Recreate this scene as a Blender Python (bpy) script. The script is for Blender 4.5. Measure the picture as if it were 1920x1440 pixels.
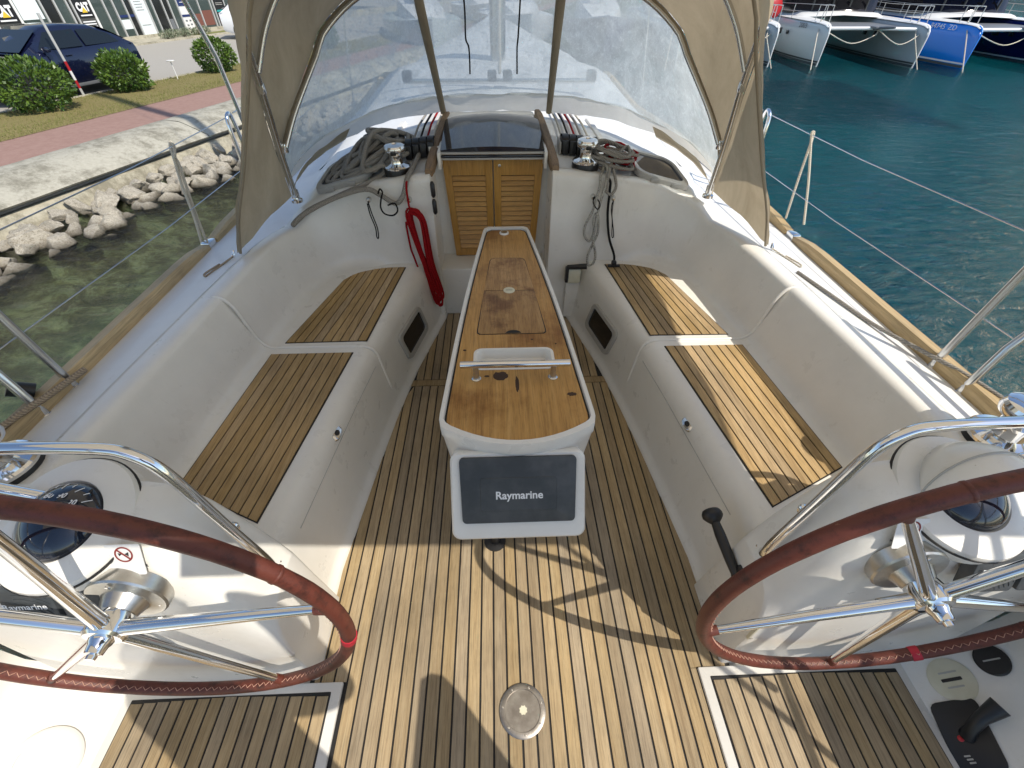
import bpy, bmesh, math, random
from math import sin, cos, pi, radians, sqrt, atan2
from mathutils import Vector, Matrix, noise
random.seed(7)
sc = bpy.context.scene
for o in list(bpy.data.objects): bpy.data.objects.remove(o)
COL = sc.collection

# ------------------------------------------------------------------ camera
cd = bpy.data.cameras.new('camera'); cam = bpy.data.objects.new('camera', cd); COL.objects.link(cam)
cd.sensor_width = 36; cd.lens = 822 / 1920 * 36; cd.clip_start = .02; cd.clip_end = 2000
_p, _y, _r = radians(43.05), radians(2.19), radians(.19)
_f = Vector((sin(_y)*cos(_p), cos(_y)*cos(_p), -sin(_p))); _x = Vector((cos(_y), -sin(_y), 0)); _u = _x.cross(_f)
_x2 = _x*cos(_r) + _u*sin(_r); _u2 = _x2.cross(_f)
cam.matrix_world = Matrix(((_x2.x, _u2.x, -_f.x, -.055), (_x2.y, _u2.y, -_f.y, 0), (_x2.z, _u2.z, -_f.z, 1.748), (0, 0, 0, 1)))
sc.camera = cam
sc.render.resolution_x, sc.render.resolution_y = 1024, 768

# ------------------------------------------------------------------ sky and sun
SUN = Vector((.66, -.50, 1.0)).normalized()          # direction towards the sun
w = bpy.data.worlds.new('World'); sc.world = w; w.use_nodes = True
nt = w.node_tree; sky = nt.nodes.new('ShaderNodeTexSky'); sky.sky_type = 'NISHITA'; sky.sun_disc = False
sky.sun_elevation = math.asin(SUN.z); sky.sun_rotation = atan2(SUN.x, SUN.y); sky.air_density = 1; sky.dust_density = .6
bg = nt.nodes['Background']; bg.inputs[1].default_value = .15; nt.links.new(sky.outputs[0], bg.inputs[0])
sd = bpy.data.lights.new('sun', 'SUN'); sd.energy = 4.0; sd.angle = radians(.5); sd.color = (1, .93, .82)
so = bpy.data.objects.new('sun', sd); COL.objects.link(so); so.rotation_euler = SUN.to_track_quat('Z', 'Y').to_euler()
sc.view_settings.view_transform = 'Standard'; sc.view_settings.look = 'None'; sc.view_settings.exposure = .22; sc.view_settings.gamma = 1

# ------------------------------------------------------------------ materials
MATS = {}
def nd(t, ty, **k):
    n = t.nodes.new(ty)
    for a, b in k.items(): setattr(n, a, b)
    return n
def ramp(t, pts):
    r = nd(t, 'ShaderNodeValToRGB'); e = r.color_ramp.elements
    while len(e) < len(pts): e.new(.5)
    for q, (p, c) in zip(e, pts): q.position = p; q.color = (*c, 1) if len(c) == 3 else c
    return r
def base(name, col=(.8, .8, .8), rough=.5, metal=0, spec=.5, **k):
    m = bpy.data.materials.new(name); m.use_nodes = True; t = m.node_tree; b = t.nodes['Principled BSDF']
    b.inputs['Base Color'].default_value = (*col, 1); b.inputs['Roughness'].default_value = rough
    b.inputs['Metallic'].default_value = metal; b.inputs['Specular IOR Level'].default_value = spec
    for a, v in k.items(): b.inputs[a].default_value = v
    MATS[name] = m; return m, t, b
def coords(t, scale=(1, 1, 1), rot=(0, 0, 0)):
    c = nd(t, 'ShaderNodeTexCoord'); m = nd(t, 'ShaderNodeMapping'); m.inputs['Scale'].default_value = scale; m.inputs['Rotation'].default_value = rot
    t.links.new(c.outputs['Object'], m.inputs[0]); return m.outputs[0]
def tnoise(t, vec, scale, detail=6, rough=.6, dist=0):
    n = nd(t, 'ShaderNodeTexNoise'); n.inputs['Scale'].default_value = scale; n.inputs['Detail'].default_value = detail
    n.inputs['Roughness'].default_value = rough; n.inputs['Distortion'].default_value = dist
    if vec is not None: t.links.new(vec, n.inputs['Vector'])
    return n.outputs[0]
def bump(t, b, h, dist=.002, strength=.5):
    n = nd(t, 'ShaderNodeBump'); n.inputs['Distance'].default_value = dist; n.inputs['Strength'].default_value = strength
    t.links.new(h, n.inputs['Height']); t.links.new(n.outputs[0], b.inputs['Normal']); return n
def mixc(t, f, a, c, mode='MIX'):
    n = nd(t, 'ShaderNodeMix', data_type='RGBA', blend_type=mode)
    for s, v in ((0, f), (6, a), (7, c)):
        if isinstance(v, (int, float)): n.inputs[s].default_value = v
        elif isinstance(v, tuple): n.inputs[s].default_value = (*v, 1)
        else: t.links.new(v, n.inputs[s])
    return n.outputs[2]
def noisy(name, c1, c2, scale=5, rough=.5, stretch=(1, 1, 1), bscale=None, bdist=.002, bstr=.4, lo=.35, hi=.65, metal=0, detail=6, spec=.5, rvar=0):
    m, t, b = base(name, c1, rough, metal, spec); v = coords(t, stretch)
    n = tnoise(t, v, scale, detail); r = ramp(t, [(lo, c1), (hi, c2)]); t.links.new(n, r.inputs[0]); t.links.new(r.outputs[0], b.inputs['Base Color'])
    if bscale: bump(t, b, tnoise(t, v, bscale, 5), bdist, bstr)
    if rvar:
        mr = nd(t, 'ShaderNodeMapRange'); mr.inputs[3].default_value = rough-rvar; mr.inputs[4].default_value = rough+rvar
        t.links.new(tnoise(t, v, scale*3, 4), mr.inputs[0]); t.links.new(mr.outputs[0], b.inputs['Roughness'])
    return m
def wood(name, cols, grain=(60, 2.2, 60), rough=.55, var=.35, bstr=.35, rot=(0, 0, 0), spec=.4, coat=0, stain=None):
    m, t, b = base(name, cols[0], rough, 0, spec)
    c = nd(t, 'ShaderNodeTexCoord'); oi = nd(t, 'ShaderNodeObjectInfo'); ad = nd(t, 'ShaderNodeVectorMath', operation='ADD')
    sc_ = nd(t, 'ShaderNodeVectorMath', operation='SCALE'); sc_.inputs[3].default_value = 13.7
    cv = nd(t, 'ShaderNodeCombineXYZ')
    for i in range(3): t.links.new(oi.outputs['Random'], cv.inputs[i])
    t.links.new(cv.outputs[0], sc_.inputs[0]); t.links.new(c.outputs['Object'], ad.inputs[0]); t.links.new(sc_.outputs[0], ad.inputs[1])
    mp = nd(t, 'ShaderNodeMapping'); mp.inputs['Scale'].default_value = grain; mp.inputs['Rotation'].default_value = rot; t.links.new(ad.outputs[0], mp.inputs[0])
    n1 = tnoise(t, mp.outputs[0], 1.0, 8, .65, .4); n2 = tnoise(t, mp.outputs[0], 5.0, 4, .7)
    r = ramp(t, [(.25, cols[0]), (.5, cols[1]), (.78, cols[2])]); t.links.new(n1, r.inputs[0])
    pore = ramp(t, [(.38, (.55, .55, .55)), (.52, (1, 1, 1))]); t.links.new(n2, pore.inputs[0])
    cc = mixc(t, .6, r.outputs[0], pore.outputs[0], 'MULTIPLY')
    mr = nd(t, 'ShaderNodeMapRange'); mr.inputs[3].default_value = 1-var; mr.inputs[4].default_value = 1+var*.6; t.links.new(oi.outputs['Random'], mr.inputs[0])
    cb = nd(t, 'ShaderNodeCombineColor')
    for i in range(3): t.links.new(mr.outputs[0], cb.inputs[i])
    cc = mixc(t, 1.0, cc, cb.outputs[0], 'MULTIPLY')
    if name.startswith('teak'):
        fr_ = nd(t, 'ShaderNodeMath', operation='MULTIPLY'); fr_.inputs[1].default_value = 7.31; t.links.new(oi.outputs['Random'], fr_.inputs[0]); f2_ = nd(t, 'ShaderNodeMath', operation='FRACT'); t.links.new(fr_.outputs[0], f2_.inputs[0])
        hs = nd(t, 'ShaderNodeHueSaturation'); ms_ = nd(t, 'ShaderNodeMapRange'); ms_.inputs[3].default_value = .82; ms_.inputs[4].default_value = 1.10; t.links.new(f2_.outputs[0], ms_.inputs[0]); t.links.new(ms_.outputs[0], hs.inputs['Saturation']); t.links.new(cc, hs.inputs['Color']); cc = hs.outputs[0]
        bn_ = tnoise(t, c.outputs['Object'], 2.3, 6, .6); br_ = ramp(t, [(.34, (.70, .70, .70)), (.5, (.95, .94, .92)), (.66, (1.10, 1.07, 1.02))]); t.links.new(bn_, br_.inputs[0]); cc = mixc(t, 1.0, cc, br_.outputs[0], 'MULTIPLY')
    if stain:
        big = tnoise(t, c.outputs['Object'], stain[0], 7, .65); sr = ramp(t, [(stain[1], (0, 0, 0)), (stain[2], (1, 1, 1))]); t.links.new(big, sr.inputs[0])
        cc = mixc(t, sr.outputs[0], cc, mixc(t, 1.0, cc, stain[3], 'MULTIPLY'))
    t.links.new(cc, b.inputs['Base Color']); bump(t, b, n2, .0008, bstr)
    if coat: b.inputs['Coat Weight'].default_value = coat; b.inputs['Coat Roughness'].default_value = .2
    return m

def gel(name, col, rough):
    m, t, b = base(name, col, rough, 0, .5, **{'Coat Weight': .25, 'Coat Roughness': .12}); v = coords(t)
    n = tnoise(t, v, 2.2, 8, .7); r = ramp(t, [(.3, tuple(c*.90 for c in col)), (.6, col)]); t.links.new(n, r.inputs[0])
    n3 = tnoise(t, coords(t, (1, 1, .25)), 16, 8, .75); r3 = ramp(t, [(.60, (1, 1, 1)), (.80, (.80, .78, .74))]); t.links.new(n3, r3.inputs[0])
    t.links.new(mixc(t, 1.0, r.outputs[0], r3.outputs[0], 'MULTIPLY'), b.inputs['Base Color'])
    mr = nd(t, 'ShaderNodeMapRange'); mr.inputs[3].default_value = rough-.1; mr.inputs[4].default_value = rough+.18; t.links.new(tnoise(t, v, 9, 5), mr.inputs[0]); t.links.new(mr.outputs[0], b.inputs['Roughness'])
    bump(t, b, tnoise(t, v, 5, 3), .004, .12)
    sc1 = tnoise(t, coords(t, (3, 40, 40), (.4, .3, .7)), 1.1, 4, .7); sc2 = tnoise(t, coords(t, (40, 3, 40), (.2, .8, .3)), 1.1, 4, .7)
    old = b.inputs['Base Color'].links[0].from_socket
    for q_ in (sc1, sc2): r4 = ramp(t, [(.70, (1, 1, 1)), (.77, (.86, .83, .78))]); t.links.new(q_, r4.inputs[0]); old = mixc(t, .7, old, r4.outputs[0], 'MULTIPLY')
    sp_ = tnoise(t, v, 95, 3, .6); r5 = ramp(t, [(.22, (.62, .57, .50)), (.27, (1, 1, 1))]); t.links.new(sp_, r5.inputs[0]); old = mixc(t, .8, old, r5.outputs[0], 'MULTIPLY')
    t.links.new(old, b.inputs['Base Color']); return m
gel('gelcoat', (.80, .775, .715), .27)
gel('deck_grip', (.78, .78, .76), .55)
wood('teak_floor', ((.31, .22, .12), (.42, .315, .18), (.49, .385, .24)), (70, 2.5, 70), .62, .21)
wood('teak_seat', ((.34, .22, .095), (.46, .315, .145), (.54, .39, .20)), (70, 2.5, 70), .58, .18)
wood('teak_rail', ((.46, .31, .12), (.55, .385, .16), (.62, .45, .21)), (60, 1.5, 60), .5, .12)
wood('teak_grab', ((.17, .11, .06), (.25, .16, .085), (.33, .22, .12)), (60, 2, 60), .6, .1)
wood('door_wood', ((.36, .165, .03), (.47, .24, .05), (.56, .305, .08)), (40, 40, 2.5), .35, .14, .2, coat=.35)
wood('door_slat_wood', ((.36, .165, .03), (.47, .24, .05), (.56, .305, .08)), (3, 40, 40), .35, .14, .2, coat=.35)
wood('table_wood', ((.38, .19, .05), (.54, .295, .085), (.66, .395, .14)), (45, 2.0, 45), .45, .1, .3, coat=.12, stain=(3.2, .5, .68, (.55, .45, .36)))
wood('table_lid_wood', ((.27, .135, .04), (.42, .235, .08), (.60, .375, .16)), (38, 3.0, 38), .42, .12, .3, coat=.15, stain=(8, .50, .66, (.50, .40, .32)))
base('dark_stain', (.05, .022, .01), .6)
base('caulk', (.012, .011, .011), .6)
base('chrome', (.80, .80, .80), .07, 1)
base('steel', (.62, .62, .61), .2, 1)
noisy('brushed', (.62, .61, .58), (.50, .49, .46), 30, .32, metal=1); noisy('worn_metal', (.46, .43, .39), (.30, .27, .24), 22, .42, metal=1, bscale=80, bdist=.001)
base('black_plastic', (.014, .014, .015), .38)
base('black_rubber', (.012, .012, .012), .6)
noisy('grey_plastic', (.040, .046, .050), (.090, .094, .096), 9, .5, bscale=300, bdist=.0004, detail=12, lo=.42, hi=.78, rvar=.12)
base('white_print', (.8, .8, .8), .6)
base('black_print', (.02, .02, .02), .6)
base('red_print', (.22, .02, .015), .6)
noisy('old_plastic', (.62, .58, .42), (.70, .67, .52), 12, .4)
base('frame_grey', (.42, .41, .38), .35)
base('smoke_glass', (.010, .014, .026), .06, 0, .6, **{'Coat Weight': .5, 'Coat Roughness': .03})
base('dark_glass', (.006, .006, .007), .12)
base('red_lamp', (.5, .02, .02), .3)
# leather
m, t, b = base('leather', (.20, .045, .028), .52); v = coords(t)
n = tnoise(t, v, 26, 8, .75); r = ramp(t, [(.34, (.04, .010, .006)), (.5, (.115, .027, .016)), (.66, (.13, .032, .018)), (.75, (.34, .19, .12))]); t.links.new(n, r.inputs[0])
t.links.new(r.outputs[0], b.inputs['Base Color']); bump(t, b, tnoise(t, v, 180, 5, .7), .0015, .5)
base('thread', (.50, .28, .2), .8)
base('red_tape', (.45, .012, .03), .5)
# canvas
def canvas(name, c1, c2, tr=.3):
    m, t, b = base(name, c1, .85, 0, .2); v = coords(t, (1, 1, .45))
    n = tnoise(t, v, 5, 8, .7, .5); r = ramp(t, [(.3, c1), (.7, c2)]); t.links.new(n, r.inputs[0]); t.links.new(r.outputs[0], b.inputs['Base Color'])
    n2 = tnoise(t, coords(t, (3, 3, .6)), 3, 4); bump(t, b, n2, .02, .35)
    tl = nd(t, 'ShaderNodeBsdfTranslucent'); t.links.new(r.outputs[0], tl.inputs[0]); ms = nd(t, 'ShaderNodeMixShader'); ms.inputs[0].default_value = tr
    t.links.new(b.outputs[0], ms.inputs[1]); t.links.new(tl.outputs[0], ms.inputs[2]); t.links.new(ms.outputs[0], t.nodes['Material Output'].inputs[0]); return m
canvas('canvas', (.40, .325, .22), (.57, .475, .335), .34)
canvas('canvas_trim', (.24, .20, .145), (.33, .285, .21), .1)
canvas('canvas_white', (.72, .70, .64), (.82, .80, .75), .5)
canvas('canvas_bimini', (.66, .57, .43), (.74, .65, .50), .5)
canvas('canvas_blue', (.01, .06, .30), (.02, .10, .42), .1)
# clear, scratched vinyl
m, t, b = base('vinyl', (.8, .85, .88), .3)
t.nodes.remove(b); out = t.nodes['Material Output']; v = coords(t)
n = tnoise(t, coords(t, (1, 1, .5)), 9, 8, .72, .8); fr = ramp(t, [(.30, (.56, .56, .56)), (.54, (.76, .76, .76)), (.74, (.96, .96, .96))]); t.links.new(n, fr.inputs[0])
sn = tnoise(t, coords(t, (70, 70, 5)), 1.4, 5, .7, 1.0); sr = ramp(t, [(.50, (0, 0, 0)), (.72, (.25, .25, .25))]); t.links.new(sn, sr.inputs[0])
ad = nd(t, 'ShaderNodeMath', operation='ADD'); ad.use_clamp = True; t.links.new(fr.outputs[0], ad.inputs[0]); t.links.new(sr.outputs[0], ad.inputs[1])
tp = nd(t, 'ShaderNodeBsdfTransparent'); tp.inputs[0].default_value = (.90, .95, .97, 1)
rf = nd(t, 'ShaderNodeBsdfRefraction'); rf.inputs['IOR'].default_value = 1.04; rf.inputs['Roughness'].default_value = .22; rf.inputs[0].default_value = (.90, .95, .97, 1)
bn = nd(t, 'ShaderNodeBump'); bn.inputs['Distance'].default_value = .012; bn.inputs['Strength'].default_value = .6; t.links.new(tnoise(t, coords(t, (2.2, 2.2, 1)), 7, 5, .65, 1.2), bn.inputs['Height'])
t.nodes.remove(rf); m0 = tp
df = nd(t, 'ShaderNodeBsdfDiffuse'); df.inputs[0].default_value = (.74, .80, .81, 1); tl = nd(t, 'ShaderNodeBsdfTranslucent'); tl.inputs[0].default_value = (.80, .85, .85, 1)
m1 = nd(t, 'ShaderNodeMixShader'); m1.inputs[0].default_value = .6; t.links.new(df.outputs[0], m1.inputs[1]); t.links.new(tl.outputs[0], m1.inputs[2])
m2 = nd(t, 'ShaderNodeMixShader'); t.links.new(ad.outputs[0], m2.inputs[0]); t.links.new(m0.outputs[0], m2.inputs[1]); t.links.new(m1.outputs[0], m2.inputs[2])
gl = nd(t, 'ShaderNodeBsdfGlossy'); gl.inputs['Roughness'].default_value = .12; t.links.new(bn.outputs[0], gl.inputs['Normal']); lw = nd(t, 'ShaderNodeLayerWeight'); lw.inputs[0].default_value = .12
m3 = nd(t, 'ShaderNodeMixShader'); t.links.new(lw.outputs['Facing'], m3.inputs[0]); t.links.new(m2.outputs[0], m3.inputs[1]); t.links.new(gl.outputs[0], m3.inputs[2]); t.links.new(m3.outputs[0], out.inputs[0])
# ropes
def rope(name, c1, c2, sc_=260, thr=.5):
    m, t, b = base(name, c1, .85, 0, .15); v = coords(t)
    wv = nd(t, 'ShaderNodeTexWave', wave_type='BANDS', bands_direction='DIAGONAL'); wv.inputs['Scale'].default_value = 55; wv.inputs['Distortion'].default_value = 1.5; wv.inputs['Detail'].default_value = 2; t.links.new(v, wv.inputs[0])
    n = tnoise(t, v, sc_, 3); r = ramp(t, [(thr-.05, c2), (thr+.05, c1)]); t.links.new(n, r.inputs[0])
    d = ramp(t, [(0, (.62, .62, .62)), (1, (1.05, 1.05, 1.05))]); t.links.new(wv.outputs[0], d.inputs[0])
    t.links.new(mixc(t, 1.0, r.outputs[0], d.outputs[0], 'MULTIPLY'), b.inputs['Base Color']); bump(t, b, wv.outputs[0], .002, .8); return m
rope('rope_grey', (.42, .39, .345), (.28, .26, .225)); rope('rope_red', (.42, .010, .014), (.28, .006, .01))
rope('rope_fleck', (.50, .48, .42), (.06, .06, .06), 130, .40); rope('rope_white', (.84, .77, .64), (.68, .61, .49))
rope('rope_black', (.012, .012, .012), (.02, .02, .02)); rope('rope_tan', (.45, .36, .26), (.33, .26, .18))

# ------------------------------------------------------------------ mesh helpers
def mk(name, V, F, mat, parent=None, sm=35, fix=True):
    me = bpy.data.meshes.new(name); me.from_pydata([tuple(v) for v in V], [], F)
    if fix:
        bm = bmesh.new(); bm.from_mesh(me); bmesh.ops.recalc_face_normals(bm, faces=bm.faces); bm.to_mesh(me); bm.free()
    return link(name, me, mat, parent, sm)
def link(name, me, mat, parent=None, sm=35):
    if sm:
        me.polygons.foreach_set('use_smooth', [True]*len(me.polygons)); me.set_sharp_from_angle(angle=radians(sm))
    o = bpy.data.objects.new(name, me); COL.objects.link(o)
    if mat: me.materials.append(MATS[mat])
    if parent is not None:
        o.parent = parent; o.matrix_parent_inverse = WI(parent)
    return o
WM = {}
def WI(p):
    m = WM.get(p.name); return m.inverted() if m else Matrix.Identity(4)
def thing(name, label, cat, loc=(0, 0, 0), group=None):
    o = bpy.data.objects.new(name, None); COL.objects.link(o); o.location = loc; o.empty_display_size = .1
    WM[o.name] = Matrix.Translation(loc); tag(o, label, cat, group); return o
def tag(o, label=None, cat=None, group=None, kind=None):
    if label: o['label'] = label
    if cat: o['category'] = cat
    if group: o['group'] = group
    if kind: o['kind'] = kind
    return o
class B:
    """collects geometry; build() links it as one mesh object"""
    def __init__(s, T=None): s.V = []; s.F = []; s.T = T
    def add(s, V, F):
        k = len(s.V); s.V += [Vector(v) if s.T is None else s.T @ Vector(v) for v in V]; s.F += [tuple(i+k for i in f) for f in F]; return s
    def loft(s, rings, closed=True, caps=True):
        n = len(rings[0]); V = [p for r in rings for p in r]; F = []
        for i in range(len(rings)-1):
            for j in range(n if closed else n-1):
                a, b2 = i*n+j, i*n+(j+1) % n; F.append((a, b2, b2+n, a+n))
        if caps and closed: F.append(tuple(range(n))); F.append(tuple(range((len(rings)-1)*n, len(rings)*n)))
        return s.add(V, F)
    def tube(s, path, r, n=10, closed=False, caps=True):
        path = [Vector(p) for p in path]; N = len(path); rings = []; up = None
        for i, p in enumerate(path):
            if closed: d = path[(i+1) % N]-path[i-1]
            else: d = path[min(i+1, N-1)]-path[max(i-1, 0)]
            d = d.normalized() if d.length > 1e-9 else Vector((0, 0, 1))
            if up is None:
                a = Vector((0, 0, 1)) if abs(d.z) < .9 else Vector((1, 0, 0)); up = (a-d*a.dot(d)).normalized()
            else:
                up = up-d*up.dot(d); up = up.normalized() if up.length > 1e-6 else d.orthogonal().normalized()
            sd_ = d.cross(up); rr = r[i] if isinstance(r, (list, tuple)) else r
            rings.append([p+(up*cos(2*pi*k/n)+sd_*sin(2*pi*k/n))*rr for k in range(n)])
        if closed: rings.append(rings[0])
        return s.loft(rings, True, caps and not closed)
    def rev(s, prof, o=(0, 0, 0), ax=(0, 0, 1), n=24):
        o = Vector(o); ax = Vector(ax).normalized(); a = ax.orthogonal().normalized(); c = ax.cross(a)
        return s.loft([[o+ax*h+(a*cos(2*pi*k/n)+c*sin(2*pi*k/n))*max(r, 1e-5) for k in range(n)] for r, h in prof])
    def box(s, c, size, bev=0, R=None, seg=2):
        bm = bmesh.new(); bmesh.ops.create_cube(bm, size=1)
        for v in bm.verts: v.co = Vector((v.co.x*size[0], v.co.y*size[1], v.co.z*size[2]))
        if bev: bmesh.ops.bevel(bm, geom=list(bm.edges), offset=bev, segments=seg, profile=.5, affect='EDGES')
        bm.verts.index_update(); R = R or Matrix.Identity(3)
        V = [Vector(c)+R @ v.co for v in bm.verts]; F = [tuple(v.index for v in f.verts) for f in bm.faces]; bm.free(); return s.add(V, F)
    def prism(s, poly, z0, z1, bev=0, fn=None):
        """extrude a plan polygon (x,y) from z0 to z1; fn maps local to world"""
        bm = bmesh.new(); vs = [bm.verts.new((x, y, z0)) for x, y in poly]; f = bm.faces.new(vs)
        r = bmesh.ops.extrude_face_region(bm, geom=[f]); bmesh.ops.translate(bm, vec=(0, 0, z1-z0), verts=[g for g in r['geom'] if isinstance(g, bmesh.types.BMVert)])
        if bev:
            top = [e for e in bm.edges if all(abs(v.co.z-z1) < 1e-6 for v in e.verts)]
            bmesh.ops.bevel(bm, geom=top, offset=bev, segments=2, profile=.5, affect='EDGES')
        bm.verts.index_update(); V = [fn(v.co) if fn else v.co.copy() for v in bm.verts]; F = [tuple(v.index for v in f.verts) for f in bm.faces]; bm.free(); return s.add(V, F)
    def build(s, name, mat, parent=None, sm=35): return mk(name, s.V, s.F, mat, parent, sm)
def spline(pts, n=8, closed=False):
    P = [Vector(p) for p in pts]; out = []; N = len(P)
    for i in range(N if closed else N-1):
        g = (lambda k: P[k % N]) if closed else (lambda k: P[max(0, min(N-1, k))])
        p0, p1, p2, p3 = g(i-1), g(i), g(i+1), g(i+2)
        for k in range(n):
            u = k/n; out.append(.5*((2*p1)+(p2-p0)*u+(2*p0-5*p1+4*p2-p3)*u*u+(3*p1-p0-3*p2+p3)*u**3))
    if not closed: out.append(P[-1])
    return out
def resample(pts, n):
    L = [0]
    for a, b2 in zip(pts, pts[1:]): L.append(L[-1]+(b2-a).length)
    out = []; j = 0
    for k in range(n):
        d = L[-1]*k/(n-1)
        while j < len(pts)-2 and L[j+1] < d: j += 1
        out.append(pts[j].lerp(pts[j+1], max(0, min(1, (d-L[j])/max(1e-9, L[j+1]-L[j])))))
    return out
def interp(tab, x):
    if x <= tab[0][0]: return tab[0][1]
    for (a, p), (b2, q) in zip(tab, tab[1:]):
        if x <= b2: return p+(q-p)*(x-a)/(b2-a)
    return tab[-1][1]
def rrect(w_, h_, r, n=5):
    out = []
    for cx, cy, a in ((w_/2-r, h_/2-r, 0), (-w_/2+r, h_/2-r, 90), (-w_/2+r, -h_/2+r, 180), (w_/2-r, -h_/2+r, 270)):
        for k in range(n+1): t_ = radians(a+90*k/n); out.append((cx+r*cos(t_), cy+r*sin(t_)))
    return out
def frame(o, xa, ya):
    """local (x,y,z) -> world on a plane with origin o and axes xa, ya"""
    o, xa, ya = Vector(o), Vector(xa).normalized(), Vector(ya); ya = (ya-xa*ya.dot(xa)).normalized(); za = xa.cross(ya)
    return lambda c: o+xa*c[0]+ya*c[1]+za*c[2]
def text(name, s, fn, size, mat, parent, bold=.0, z=.001, align='CENTER', shear=0):
    c = bpy.data.curves.new('txt', 'FONT'); c.body = s; c.size = size; c.align_x = align; c.align_y = 'CENTER'; c.offset = bold; c.shear = shear; c.resolution_u = 3
    o = bpy.data.objects.new('txt', c); COL.objects.link(o); me = bpy.data.meshes.new_from_object(o); bpy.data.objects.remove(o); bpy.data.curves.remove(c)
    V = [fn((v.co.x, v.co.y, z)) for v in me.vertices]; F = [tuple(p.vertices) for p in me.polygons]; bpy.data.meshes.remove(me)
    return mk(name, V, F, mat, parent, 0, False)
def sst(a, b2, x): x = max(0, min(1, (x-a)/(b2-a))); return x*x*(3-2*x)

# ================================================================== THE YACHT
WATER = -.8
yacht = thing('sailing_yacht', 'white sailing yacht with teak-laid cockpit that the picture is taken from', 'yacht')
BX = [(-1.2, 1.52), (.5, 1.60), (2.6, 1.625), (4.5, 1.60), (6.5, 1.30), (8.0, .75), (9.3, .04)]
def bx(Y): return interp(BX, Y)
XF = [(-.6, .70), (.41, .70), (.8, .702), (1.35, .645), (1.66, .605), (2.0, .55), (2.55, .418), (2.75, .40)]
def xf(Y): return interp(XF, Y)
def zsurf(x, Y):
    ax = abs(x); zd = .70-.18*max(0, ax-1.38)
    Yc = max(Y, 2.55); cab = .935+.14*(min(Yc, 3.4)-2.6)+.05*max(0, Yc-3.4)-.13*ax*ax-.55*max(0, ax-1.13)
    return zd+sst(2.15, 2.55, Y)*max(0, cab-zd)
XIN = {1: .27, -1: .42}
def plan_curve(s):
    P = [(1.245, .44), (1.243, .6), (1.238, .8), (1.23, 1.0), (1.215, 1.3), (1.20, 1.55), (1.187, 1.75), (1.168, 2.0), (1.15, 2.12)]
    n0 = len(P)
    for k in range(1, 15):
        a = pi/2*k/14; P.append((.85+.30*cos(a), 2.12+.435*sin(a)))
    n1 = len(P)
    for k in range(1, 8): P.append((.85+(XIN[s]-.85)*k/7, 2.555))
    return P, n0, n1
SHELL_TOP = {}
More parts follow.
